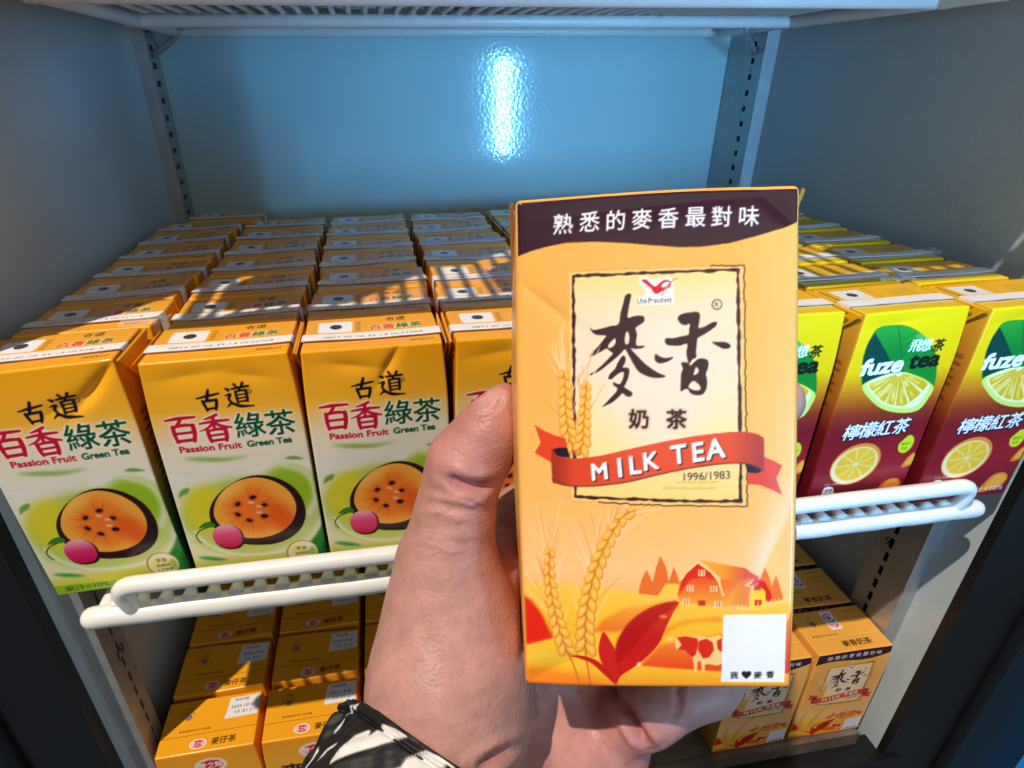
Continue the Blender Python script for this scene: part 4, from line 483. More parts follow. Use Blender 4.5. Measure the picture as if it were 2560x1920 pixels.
def paint_fuze(k):
    A = Art(61, 117, k); F = TR_F
    A.putf(np.ones_like(A.X), A.grad([(0, (118, 18, 38)), (30, (138, 22, 36)), (52, (130, 24, 34)), (62, (150, 52, 30)), (74, (210, 124, 24)), (86, (246, 196, 16)), (117, (248, 208, 14))]))
    A.put(A.blur(A.poly(ell(46, 30, 22, 14)), 5), (168, 30, 44), .6)
    lf = A.poly(smooth_loop(F['leaf'], 4)); A.putf(lf, A.grad([(70, (20, 140, 40)), (95, (16, 128, 48)), (108, (40, 150, 50))]))
    A.put(A.poly(F['leafd']), (8, 66, 56))
    for t in np.linspace(.1, .9, 6): A.put(lf * A.line([(24 + 10 * t, 107 - 26 * t), (34 + 12 * t, 110 - 18 * t)], .3), (60, 176, 70), .8)
    A.put(lf * A.line([(21, 109), (33, 82)], .5), (20, 100, 40)); A.put(lf * A.blur(A.poly(ell(37, 103, 4, 2)), .8), (120, 200, 110), .6)
    lm = A.poly(smooth_loop(F['lemon'], 4)); A.put(lm, (214, 226, 110)); c = np.array(F['lemc'][0]); L = smooth_loop(F['lemon'], 4)
    inn = A.poly(c + (L - c) * .88); A.put(inn, (246, 238, 180))
    rg = np.random.RandomState(2)
    for i in range(7):
        a0 = math.radians(-164 + i * 22.0); a1 = a0 + math.radians(19); pts = [c + np.array([math.cos(a0), math.sin(a0)]) * 2]
        for a in np.linspace(a0, a1, 5): pts.append(c + np.array([math.cos(a), math.sin(a) * 1.02]) * 21.5)
        pts.append(c + np.array([math.cos(a1), math.sin(a1)]) * 2); sm = A.poly(c + (L - c) * .82) * A.poly(pts)
        A.put(sm, (226, 176, 34))
        for j in range(5): a = rg.uniform(a0, a1); r = rg.uniform(6, 17); q = c + np.array([math.cos(a), math.sin(a)]) * r; A.put(sm * A.blur(A.line([q, q * 1.0 + np.array([math.cos(a), math.sin(a)]) * 4], .9), .25), (248, 224, 120), .8)
    f = F['fuze']
    A.put(A.text('fuze', 19.6, 88.6, 12.0, .05, slant=.12, fit=23, rot=.03), (14, 60, 40), .7); A.put(A.text('fuze', 19.2, 89.0, 12.0, .045, slant=.12, fit=23, rot=.03), (252, 252, 250))
    A.put(A.text('tea', 43.2, 89.6, 12.0, .045, slant=.12, fit=17.5, rot=.02), (18, 30, 24))
    for ch, (x, y), cl in zip('飛想茶', F['fxc'], ((246, 248, 240), (246, 248, 240), (30, 40, 20))): A.put(A.text(ch, x, y, 7.0, .03, slant=.1), cl)
    for ch, (x, y) in zip('檸檬紅茶', F['nm']): A.put(np.clip(A.blur(A.text(ch, x + .3, y - .3, 10.4, .06, slant=.1), .3) * 2, 0, 1), (46, 24, 36), .9)
    for ch, (x, y) in zip('檸檬紅茶', F['nm']): A.put(A.text(ch, x, y, 10.2, .02, slant=.1), (246, 248, 250))
    A.put(A.poly(smooth_loop(F['drop'], 5)), (214, 222, 40)); A.put(A.text('檸檬汁', 51.5, 39.6, 2.2, .02), (60, 120, 30)); A.put(A.text('添加', 51, 36.6, 2.2, .02), (60, 120, 30))
    def orange(cx, cy, rx, ry, rot):
        A.put(A.poly(ell(cx, cy, rx, ry, rot)), (240, 140, 50)); A.put(A.blur(A.poly(ell(cx - .4, cy - .8, rx * .93, ry * .9, rot)), .2), (250, 222, 170)); A.put(A.blur(A.poly(ell(cx, cy, rx * .8, ry * .78, rot)), .15), (244, 186, 50))
        for i in range(9):
            a = 2 * math.pi * i / 9 + .3; e = np.array([math.cos(a) * rx * .8, math.sin(a) * ry * .8]); cr, sr = math.cos(rot), math.sin(rot); e = np.array([e[0] * cr - e[1] * sr, e[0] * sr + e[1] * cr])
            A.put(A.line([(cx, cy), (cx + e[0], cy + e[1])], .5), (250, 226, 150)); A.put(A.blur(A.line([(cx + e[0] * .4 + .8, cy + e[1] * .4), (cx + e[0] * .75 + 1, cy + e[1] * .75)], 1.2), .4), (252, 208, 90), .7)
    orange(23.2, 30.0, 15, 13.6, .1)
    for nm in ('or2', 'or3'):
        o = smooth_loop(F[nm], 4); A.put(A.poly(o), (236, 120, 40)); A.put(A.blur(A.poly(o.mean(0) + (o - o.mean(0)) * .75 + (.8, .4)), .3), (248, 170, 60))
    A.put(A.poly(smooth_loop(F['nut'], 4)), (236, 244, 246)); x, y = F['nut2'][0]; A.put(A.text('熱量', x, y + 2.4, 2.4, .03), (40, 50, 60)); A.put(A.text('102大卡', x - .2, y, 2.0, .02, fit=5), (40, 90, 110)); A.put(A.text('5%', x - .4, y - 3.2, 2, .03), (60, 60, 60)); A.put(A.text('每份 (300毫升)', x + 2, y + 6.6, 1.9, .02), (236, 220, 220))
    A.put(A.text('果汁<10%', 46, 5.5, 4.6, .01, fit=24), (250, 240, 236))
    return A

def paint_fuze_top(k):
    A = Art(61, 41, k, (244, 200, 24)); A.putf(np.ones_like(A.X), A.grad([(0, (240, 206, 20)), (14, (244, 196, 26)), (41, (246, 186, 24))])); A.put(A.line([(1, 10.8), (60, 10.8)], 1.2), (110, 70, 20))
    A.put(A.poly(rrect(6, 21.5, 24, 36, 1.2)), (240, 240, 240)); A.put(A.line([(29, 20.5), (29, 40)], .25), (120, 90, 20)); 
    for i in range(4): A.put(A.line([(38, 24 + i * 2.6), (52, 24.2 + i * 2.6)], .8), (204, 146, 10), .8)
    for i in range(9): A.put(A.line([(.6, 22 + i * 1.8), (2.4, 22.2 + i * 1.8)], .8), (90, 60, 10))
    return A

def seal(A, x, y, r):
    A.put(A.poly(ell(x, y, r * 1.55, r)), (248, 232, 226)); A.put(A.poly(ell(x, y, r * 1.2, r * .72)), (206, 22, 44)); A.put(A.text('愛之味', x, y, r * .95, .04, sx=.85), (250, 232, 226))

def paint_barley(k):
    A = Art(63, 97, k, (246, 166, 30)); A.putf(np.ones_like(A.X), A.grad([(0, (240, 140, 20)), (60, (250, 190, 70)), (97, (246, 160, 26))]))
    seal(A, 33, 84, 6.5); A.put(A.text('麥仔茶', 32, 66, 15, .03), (60, 26, 20)); A.put(A.blur(A.poly(ell(32, 30, 24, 20)), 3), (252, 220, 130), .8); ear(A, [(20, 8), (24, 24), (34, 44), (42, 54)], 3, (11, .25), ((240, 180, 60), (252, 214, 110), (170, 90, 20)), 5, 20)
    return A

def paint_barley_top(k):
    A = Art(63, 41, k, (248, 170, 34)); A.put(A.line([(0, 13.2), (63, 13.8)], .35), (150, 84, 20)); seal(A, 26, 6.2, 3.6); A.put(A.text('麥仔茶', 42.5, 6.6, 5.4, .02), (60, 36, 20))
    A.put(A.text('● 飲用前請先搖勻 內附吸管', 22, 17, 1.8, .02, fit=20), (70, 44, 20)); A.put(A.poly([(40, 22), (62, 22.5), (62.2, 38.5), (42, 38)]), (236, 236, 240))
    A.put(A.text('有效日期', 50, 36, 2.4, .02), (70, 70, 80)); A.put(A.text('2024 1018', 51, 30.6, 3.2, .0, fit=15), (80, 84, 96)); A.put(A.text('13 21 J', 52, 26, 3.0, .0, fit=11), (80, 84, 96)); A.put(A.line(np.vstack([ell(15.5, 27.5, 4.2, 4.2)[3:22]]), .35), (90, 60, 24)); A.put(A.text('插孔處', 15.5, 34, 1.6, .02), (80, 50, 20))
    return A

def paint_milk_small_top(k):
    A = Art(63, 41, k, (248, 178, 74)); A.put(A.line([(0, 13.0), (63, 13.4)], .4), (254, 214, 140)); A.put(A.line([(0, 12.5), (63, 12.9)], .2), (150, 90, 30)); A.put(A.text('麥香奶茶', 37, 7, 6.2, .025, slant=.05), (70, 40, 26))
    A.put(A.text('● 請先搖勻 Pull & Shake', 17, 16.6, 2.0, .02, fit=22), (80, 50, 24)); A.put(A.poly(rrect(26, 20.5, 36, 38.5, .5)), (242, 236, 244)); A.put(A.line(np.vstack([ell(31, 31.8, 3.4, 4)[5:38]]), .9), (110, 60, 120)); A.put(A.poly(ell(31, 31.8, 1.6, 2)), (150, 110, 160)); A.put(A.text('TQF', 31, 24.2, 4.0, .05, fit=8), (206, 30, 50))
    A.put(A.text('有效日期', 50, 36, 2.2, .01), (150, 100, 40)); A.put(A.text('2024 0612', 50, 30, 3.2, 0, fit=17), (170, 120, 60)); A.put(A.text('14:05 B', 50, 26, 2.6, 0, fit=11), (170, 120, 60)); A.put(A.text('插孔', 14.5, 34.4, 1.6, .02), (80, 50, 20))
    return A

def paint_side(w, h, k, stops, ink, seed, lines=True):
    """a narrow carton side: ground colour bands and rows of small print"""
    A = Art(w, h, k); A.putf(np.ones_like(A.X), A.grad(stops)); rg = np.random.RandomState(seed)
    if lines:
        for i in range(int(h / 4.2)):
            y = 6 + i * 4.0
            if y > h * .8: break
            x = 5 + rg.uniform(0, 2)
            while x < w - 8: L = rg.uniform(1.2, 4); A.put(A.line([(x, y), (min(x + L, w - 5), y)], 1.3), ink, .75); x += L + .8
    return A
# ---------------------------------------------------------------- mesh helpers
def lin(c):
    c = np.asarray(c, float); return np.where(c <= .04045, c / 12.92, ((c + .055) / 1.055) ** 2.4)

def mesh_np(name, V, Q, mat, col=None, smooth=True, T=None):
    """mesh from vertices (mm), quads, optional triangles and a colour per vertex"""
    V = np.asarray(V, float) * MM; Q = np.asarray(Q, np.int32).reshape(-1, 4); nt = 0 if T is None else len(T)
    me = bpy.data.meshes.new(name)
    me.vertices.add(len(V)); me.vertices.foreach_set('co', V.astype(np.float32).ravel())
    loops = Q.ravel(); starts = np.arange(len(Q)) * 4; tot = np.full(len(Q), 4)
    if nt:
        T = np.asarray(T, np.int32); starts = np.r_[starts, len(loops) + np.arange(nt) * 3]; tot = np.r_[tot, np.full(nt, 3)]; loops = np.r_[loops, T.ravel()]
    me.loops.add(len(loops)); me.loops.foreach_set('vertex_index', loops.astype(np.int32))
    me.polygons.add(len(starts)); me.polygons.foreach_set('loop_start', starts.astype(np.int32))
    try: me.polygons.foreach_set('loop_total', tot.astype(np.int32))
    except Exception: pass
    me.update(calc_edges=True); me.validate()
    me.polygons.foreach_set('use_smooth', np.full(len(me.polygons), smooth))
    if col is not None:
        at = me.color_attributes.new('print', 'FLOAT_COLOR', 'POINT')
        c = np.ones((len(V), 4)); c[:, :3] = col; at.data.foreach_set('color', c.astype(np.float32).ravel())
    if mat: me.materials.append(mat)
    return me

def link(name, data, parent=None, loc=None, label=None, cat=None, group=None, kind=None):
    o = bpy.data.objects.new(name, data); COL.objects.link(o)
    if parent: o.parent = parent
    if loc is not None: o.location = Vector(loc) * MM
    for k, v in (('label', label), ('category', cat), ('group', group), ('kind', kind)):
        if v: o[k] = v
    return o

def box_vq(x0, x1, y0, y1, z0, z1):
    V = [(x, y, z) for x in (x0, x1) for y in (y0, y1) for z in (z0, z1)]
    return np.array(V, float), [(0, 1, 3, 2), (4, 6, 7, 5), (0, 4, 5, 1), (2, 3, 7, 6), (0, 2, 6, 4), (1, 5, 7, 3)]

def join_vq(parts):
    V, Q, n = [], [], 0
    for v, q in parts: V.append(np.asarray(v, float)); Q.append(np.asarray(q, int).reshape(-1, 4) + n); n += len(v)
    return np.vstack(V), np.vstack(Q)

def tube_vq(path, rad, n=12, cap=True):
    p = np.asarray(path, float); m = len(p); r = np.broadcast_to(np.asarray(rad, float), (m,))
    V = []; up = np.array([0, 0, 1.0])
    T = np.gradient(p, axis=0); T /= np.linalg.norm(T, axis=1)[:, None] + 1e-12
    u = np.cross(T[0], up); 
    if np.linalg.norm(u) < 1e-3: u = np.cross(T[0], [1.0, 0, 0])
    for i in range(m):
        u = u - T[i] * (u @ T[i]); u /= np.linalg.norm(u); v = np.cross(T[i], u); a = np.linspace(0, 2 * np.pi, n, endpoint=False)
        V.append(p[i] + r[i] * (np.cos(a)[:, None] * u + np.sin(a)[:, None] * v))
    V = np.vstack(V); Q = [(i * n + k, i * n + (k + 1) % n, (i + 1) * n + (k + 1) % n, (i + 1) * n + k) for i in range(m - 1) for k in range(n)]
    if cap:
        V = np.vstack([V, p[:1], p[-1:]]); b = m * n
        for k in range(0, n, 2): Q.append((b, (k + 2) % n, k + 1, k)); Q.append((b + 1, (m - 1) * n + k, (m - 1) * n + k + 1, (m - 1) * n + (k + 2) % n))
    return V, np.array(Q)

def round_rod(path, r, n=14):
    """rod with rounded ends"""
    p = np.asarray(path, float); d0 = p[0] - p[1]; d0 /= np.linalg.norm(d0); d1 = p[-1] - p[-2]; d1 /= np.linalg.norm(d1)
    a = np.linspace(0, np.pi / 2, 5)
    pre = [p[0] + d0 * r * math.sin(t) for t in a[::-1][:-1]]; post = [p[-1] + d1 * r * math.sin(t) for t in a[1:]]
    rr = [max(.02, r * math.cos(t)) for t in a[::-1][:-1]] + [r] * len(p) + [max(.02, r * math.cos(t)) for t in a[1:]]
    return tube_vq(np.vstack([pre, p, post]), rr, n)

# ---------------------------------------------------------------- materials
def mat(name, base=(.8, .8, .8), rough=.5, metal=0.0, spec=.5, bump=None, var=None, coat=0.0, attr=None, sss=None, glow=None, film=None):
    """Principled material; bump = [(kind, scale, strength, distance)], var = (scale, amount) colour mottling"""
    m = bpy.data.materials.new(name); m.use_nodes = True; nt = m.node_tree; N = nt.nodes; L = nt.links
    b = N['Principled BSDF']; b.inputs['Roughness'].default_value = rough; b.inputs['Metallic'].default_value = metal
    b.inputs['Specular IOR Level'].default_value = spec; b.inputs['Coat Weight'].default_value = coat; b.inputs['Coat Roughness'].default_value = .15
    b.inputs['Base Color'].default_value = (*base, 1)
    tc = N.new('ShaderNodeTexCoord'); src = None
    if attr:
        a = N.new('ShaderNodeAttribute'); a.attribute_name = attr; src = a.outputs['Color']
    if var:
        nz = N.new('ShaderNodeTexNoise'); nz.inputs['Scale'].default_value = var[0]; nz.inputs['Detail'].default_value = 6; nz.inputs['Roughness'].default_value = .65
        L.new(tc.outputs['Object'], nz.inputs['Vector'])
        mr = N.new('ShaderNodeMapRange'); mr.inputs[1].default_value = .3; mr.inputs[2].default_value = .7; mr.inputs[3].default_value = 1 - var[1]; mr.inputs[4].default_value = 1 + var[1] * .6
        L.new(nz.outputs['Fac'], mr.inputs[0])
        mx = N.new('ShaderNodeMix'); mx.data_type = 'RGBA'; mx.blend_type = 'MULTIPLY'; mx.inputs[0].default_value = 1
        if src: L.new(src, mx.inputs[6])
        else: mx.inputs[6].default_value = (*base, 1)
        L.new(mr.outputs[0], mx.inputs[7]); src = mx.outputs[2]
        mr2 = N.new('ShaderNodeMapRange'); mr2.inputs[3].default_value = rough * .8; mr2.inputs[4].default_value = min(1, rough * 1.25); L.new(nz.outputs['Fac'], mr2.inputs[0]); L.new(mr2.outputs[0], b.inputs['Roughness'])
    if src: L.new(src, b.inputs['Base Color'])
    last = None
    for kind, scale, strength, dist in (bump or []):
        if kind == 'wrinkle':
            mp = N.new('ShaderNodeMapping'); mp.inputs['Scale'].default_value = (.34, .34, 1.0); mp.inputs['Rotation'].default_value = (.35, .3, 0); L.new(tc.outputs['Object'], mp.inputs['Vector'])
            t = N.new('ShaderNodeTexNoise'); t.inputs['Scale'].default_value = scale; t.inputs['Detail'].default_value = 5; t.inputs['Distortion'].default_value = .6; o = t.outputs['Fac']
            L.new(mp.outputs[0], t.inputs['Vector'])
        elif kind == 'noise':
            t = N.new('ShaderNodeTexNoise'); t.inputs['Scale'].default_value = scale; t.inputs['Detail'].default_value = 4; o = t.outputs['Fac']
        else:
            t = N.new('ShaderNodeTexVoronoi'); t.inputs['Scale'].default_value = scale; t.feature = 'SMOOTH_F1'; o = t.outputs['Distance']
        if kind != 'wrinkle': L.new(tc.outputs['Object'], t.inputs['Vector'])
        bp = N.new('ShaderNodeBump'); bp.inputs['Strength'].default_value = strength; bp.inputs['Distance'].default_value = dist; L.new(o, bp.inputs['Height'])
        if last: L.new(last.outputs[0], bp.inputs['Normal'])
        last = bp
    if last: L.new(last.outputs[0], b.inputs['Normal'])
    if sss:
        b.inputs['Subsurface Weight'].default_value = sss[0]; b.inputs['Subsurface Radius'].default_value = sss[1]; b.inputs['Subsurface Scale'].default_value = sss[2]
    if glow: b.inputs['Emission Color'].default_value = (*glow[0], 1); b.inputs['Emission Strength'].default_value = glow[1]
    if film: b.inputs['Alpha'].default_value = 1 - film
    return m

MAT = dict(
    panel=mat('painted_stucco_panel', (.48, .64, .66), .10, spec=.28, bump=[('noise', 9, .04, .002), ('voronoi', 330, .09, .0006)], var=(5, .05)),
    panel_plain=mat('painted_side_panel', (.56, .66, .71), .14, spec=.35, bump=[('noise', 9, .06, .002), ('voronoi', 330, .13, .0006)], var=(6, .05)),
    steel=mat('galvanised_steel', (.50, .51, .51), .42, .55, bump=[('noise', 300, .1, .0003)], var=(60, .15)),
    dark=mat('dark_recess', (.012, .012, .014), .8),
    rubber=mat('black_door_frame', (.006, .007, .010), .45, bump=[('noise', 120, .15, .0004)], var=(20, .4)),
    wire=mat('white_coated_wire', (.86, .87, .86), .32, bump=[('noise', 60, .25, .0008), ('noise', 300, .08, .0003)], var=(40, .05)),
    deck=mat('worn_metal_deck', (.20, .165, .12), .45, .35, bump=[('noise', 90, .3, .0006)], var=(35, .5)),
    board=mat('printed_carton_board', (1, 1, 1), .24, spec=.36, attr='print', bump=[('noise', 55, .12, .0008), ('noise', 420, .05, .0002)]),
    strip=mat('white_seam_paper', (1, 1, 1), .45, attr='print', bump=[('noise', 90, .25, .0008)]),
    foil=mat('straw_hole_foil', (.10, .12, .15), .3, .6),
    foil_pale=mat('pale_straw_hole', (.30, .24, .16), .4, .3),
    skin=mat('skin', (.62, .36, .29), .46, attr='print', spec=.4, bump=[('voronoi', 1100, .30, .0004), ('wrinkle', 430, .20, .0008), ('noise', 110, .14, .001)], var=(130, .20), sss=(.08, (1.0, .35, .2), .002)),
    cloth=mat('printed_sleeve_cloth', (1, 1, 1), .62, attr='print', bump=[('noise', 80, .5, .0015), ('noise', 900, .2, .0002)]),
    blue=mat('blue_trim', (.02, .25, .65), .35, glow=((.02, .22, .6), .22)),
    film=mat('clear_shrink_film', (1, 1, 1), .08, film=.82, bump=[('noise', 160, .8, .002)]),
)
# ---------------------------------------------------------------- the refrigerator (the setting)
XL, XR, YB, ZTOP, ZDECK = -12.0, 531.0, 385.0, 520.0, -249.0
fr = link('refrigerator', None, loc=(260, 190, -330), label='open refrigerator cabinet with grey-blue metal panels around the tea shelves', cat='refrigerator')
def fpart(name, vq, m, label=None, smooth=False):
    V, Q = vq; o = link(name, mesh_np(name, V - np.array([260, 190, -330]), Q, m, smooth=smooth), fr)
    if label: o['label'] = label
    return o
fpart('back_panel', box_vq(XL, XR, YB, YB + 6, -330, ZTOP), MAT['panel'], 'blue-lit embossed back panel')
fpart('side_panel', box_vq(XL - 5, XL, 15, YB, -330, ZTOP), MAT['panel_plain'])
fpart('side_panel', box_vq(XR, XR + 14, -1, YB, -330, ZTOP), MAT['panel_plain'])
fpart('top_panel', box_vq(XL - 14, XR + 14, 0, YB, ZTOP, ZTOP + 10), MAT['panel_plain'])
fpart('floor_panel', box_vq(XL, XR, 12, YB, -330, -318), MAT['panel_plain'])
# black frame of the door opening, with a stepped gasket
for s, x, y in ((-1, XL - 5, 15.2), (1, XR + 14, -.8)):
    a, b = (x - 230, x + 13.8) if s < 0 else (x - 13.8, x + 230)
    fpart('door_frame', box_vq(a, b if s > 0 else x - .2, y - (7 if s > 0 else 10), y, -520, ZTOP), MAT['rubber'])
    xa = x - 60 if s < 0 else x + 34
    fpart('door_gasket', tube_vq([(xa + 13, y - (7 if s > 0 else 10), -520), (xa + 13, y - (7 if s > 0 else 10), ZTOP)], 7, 12), MAT['rubber'], smooth=True)
fpart('base_front', box_vq(XL - 14, XR + 14, -10, 11.5, -520, -262), MAT['rubber'])
fpart('light_trim', box_vq(XR + 150, XR + 235, -40, -8, -520, -140), MAT['blue'], 'bright blue trim at the edge of the door')

def slotted_strip(y0, y1, z0, z1, pitch, sy0, sy1, sh, side, x):
    """upright channel standing off the side wall; its face is cut by a ladder of slots"""
    P = []; f = 1.2 * side   # side: +1 face looks to +X (left wall), -1 (right wall)
    def bx(ya, yb, za, zb, xa, xb): P.append(box_vq(min(xa, xb), max(xa, xb), ya, yb, za, zb))
    bx(y0, sy0, z0, z1, x - f, x); bx(sy1, y1, z0, z1, x - f, x)
    z = z0
    while z < z1:
        t = min(z + pitch - sh, z1); bx(sy0, sy1, z, t, x - f, x); z += pitch
    wall = XL if side > 0 else XR
    bx(y0, y0 + 1.2, z0, z1, wall, x - f * 1.01); bx(y1 - 1.2, y1, z0, z1, wall, x - f * 1.01)
    return join_vq(P)
for side, x, yf, yb in ((1, -2.0, (18, 40, 29.4, 32.4), (354, 383, 361, 372)), (-1, 519.0, (22, 58, 42, 46), (324, 384, 338, 343))):
    for k, (y0, y1, a, b) in enumerate((yf, yb)):
        fpart('slotted_upright', slotted_strip(y0, y1, -300, 480 if (k or side > 0) else 9, 13.0, a, b, 8.6 if k == 0 else 4.6, side, x), MAT['steel'])
        wall = XL if side > 0 else XR
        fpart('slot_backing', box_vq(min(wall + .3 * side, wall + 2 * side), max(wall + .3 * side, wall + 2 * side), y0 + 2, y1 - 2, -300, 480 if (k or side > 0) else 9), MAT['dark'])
# number stamps pressed into the uprights
def stamp(txt, y, z, x, side, size):
    cu = bpy.data.curves.new('stamp', 'FONT'); cu.body = txt; cu.size = size * MM; cu.align_x = 'CENTER'; cu.align_y = 'CENTER'
    ob = bpy.data.objects.new('stamp', cu); COL.objects.link(ob)
    me = bpy.data.meshes.new_from_object(ob.evaluated_get(bpy.context.evaluated_depsgraph_get())); bpy.data.objects.remove(ob); me.materials.clear(); me.materials.append(MAT['dark'])
    o = link('stamped_number', me, fr); o.location = Vector((x + .15 * side - 260, y - 190, z + 330)) * MM
    o.rotation_euler = (math.pi / 2, 0, math.pi / 2 if side > 0 else -math.pi / 2)
stamp('19', 30.5, -76, -2.0, 1, 11); stamp('9', 47, -84, 519.0, -1, 10); stamp('6', 341, 224, 519.0, -1, 7)

# ---------------------------------------------------------------- wire shelves
def bend(pts, r=7, n=6):
    """polyline with rounded corners"""
    p = [np.array(q, float) for q in pts]; out = [p[0]]
    for i in range(1, len(p) - 1):
        a = p[i] + (p[i - 1] - p[i]) / np.linalg.norm(p[i - 1] - p[i]) * r; b = p[i] + (p[i + 1] - p[i]) / np.linalg.norm(p[i + 1] - p[i]) * r
        for t in np.linspace(0, 1, n): out.append((1 - t) ** 2 * a + 2 * t * (1 - t) * p[i] + t * t * b)
    out.append(p[-1]); return np.array(out)

_wy = np.r_[np.linspace(-7.5, 3, 6), np.linspace(12, 372, 8)]
_wr = np.r_[[4.4, 3.6, 2.8, 2.2, 2.0, 1.9], np.full(8, 1.9)]
wire_me = mesh_np('shelf_wire', *tube_vq(np.stack([np.zeros_like(_wy), _wy, np.r_[[-4.6, -3.6, -2.7, -2.2, -2.0, -1.95], np.full(8, -1.95)]], 1), _wr, 10), MAT['wire'])
def wire_shelf(z, label, cross, lip):
    sh = link('wire_shelf', None, loc=(260, 180, z), label=label, cat='shelf', group='white wire shelves of the refrigerator')
    o = np.array([260, 180, 0])
    def rod(name, path, r, n=14): V, Q = round_rod(np.asarray(path, float) - o, r, n); return link(name, mesh_np(name, V, Q, MAT['wire']), sh)
    x = np.linspace(17, 502, 60)
    rod('front_bar', np.stack([x, np.full(60, -8.0), -8.4 + .25 * np.sin(x * .5712)], 1), 5.5, 18)
    rod('lip_rod', bend([(37, -7.5, -9), (33, -11, 11.8), (490, -11, 11.8), (487, -7.5, -9)], 9), 4.4, 16)
    rod('rear_bar', [(22, 373, -6.5), (498, 373, -6.5)], 4.3)
    for y in cross: rod('cross_bar', [(16, y, -7.2), (504, y, -7.2)], 4.2)
    for xx in (22, 498): rod('side_bar', [(xx, -8, -7.5), (xx, 373, -7.5)], 4.0)
    for i in range(43): link('wire', wire_me, sh, (29 + i * 11.0 - 260, -180, 0))
    return sh
wire_shelf(0, 'white coated wire shelf with raised front lip carrying the fruit teas', (125, 250), True)
wire_shelf(262, 'white wire shelf seen from below, above the blue back panel', (125, 262), True)
# wire clips that hook the upper shelf to the rear uprights
for x0, s in ((-1.5, 1), (518.5, -1)):
    V, Q = tube_vq(bend([(0, 368 if s > 0 else 341, 262), (s * 22, 352 if s > 0 else 318, 264), (s * 27, 348 if s > 0 else 314, 252), (s * 2, 362 if s > 0 else 336, 238), (0, 368 if s > 0 else 341, 238)], 5), 2.4, 8)
    V = V + np.array([x0, 0, 0]) - np.array([x0, 360, 240])
    link('shelf_clip', mesh_np('shelf_clip', V, Q, MAT['steel']), None, (x0, 360, 240), 'bent wire clip under the upper shelf at the %s rear corner' % ('left' if s > 0 else 'right'), 'clip', 'shelf clips')
# lower deck
def deck():
    V, Q = join_vq([box_vq(2, 517, 9, 378, -5, 0), box_vq(2, 517, 5.5, 8.8, -13, .8)])
    return link('metal_deck', mesh_np('metal_deck', V - np.array([260, 190, 0]), Q, MAT['deck'], smooth=False), None, (260, 190, ZDECK), 'worn brown metal deck under the lower milk teas', 'deck')
deck()
# ---------------------------------------------------------------- cartons
def dents(seed, amt):
    rg = np.random.RandomState(seed); n = 7
    K = rg.uniform(-1, 1, (n, 3)) * np.array([.09, .09, .06]); ph = rg.uniform(0, 6.28, n); D = rg.normal(0, 1, (n, 3)); D *= amt / n ** .5
    return K, ph, D
def deform(p, Wd, Dp, Ht, bulge, dn, creases=()):
    x, y, z = p[:, 0] / Wd, p[:, 1] / Dp, p[:, 2] / Ht
    sx, sy, sz = np.sin(np.pi * np.clip(x, 0, 1)), np.sin(np.pi * np.clip(y, 0, 1)), np.sin(np.pi * np.clip(z, 0, 1))
    q = p.copy(); tp = np.clip((z - .72) / .28, 0, 1) ** 1.5 * (.1 if bulge > 1.6 else 1)
    q[:, 0] -= 1.5 * (2 * x - 1) * tp; q[:, 1] -= 1.0 * (2 * y - 1) * tp
    q[:, 0] += bulge * (2 * x - 1) * sz ** .6 * sy * .8
    q[:, 1] += bulge * (2 * y - 1) * sz ** .6 * sx
    q[:, 2] -= .5 * sx * sy * (z > .5)
    K, ph, D = dn
    q += np.cos(p @ K.T + ph) @ D
    for cx, cz, ang, L, wd, dep in creases:      # dents running across the front face
        c, s = math.cos(ang), math.sin(ang); u = (p[:, 0] - cx) * c + (p[:, 2] - cz) * s; v = -(p[:, 0] - cx) * s + (p[:, 2] - cz) * c
        q[:, 1] += dep * np.exp(-(u / L) ** 2 - np.abs(v / wd) ** 1.5) * np.exp(-(p[:, 1] / 8) ** 2)
    return q

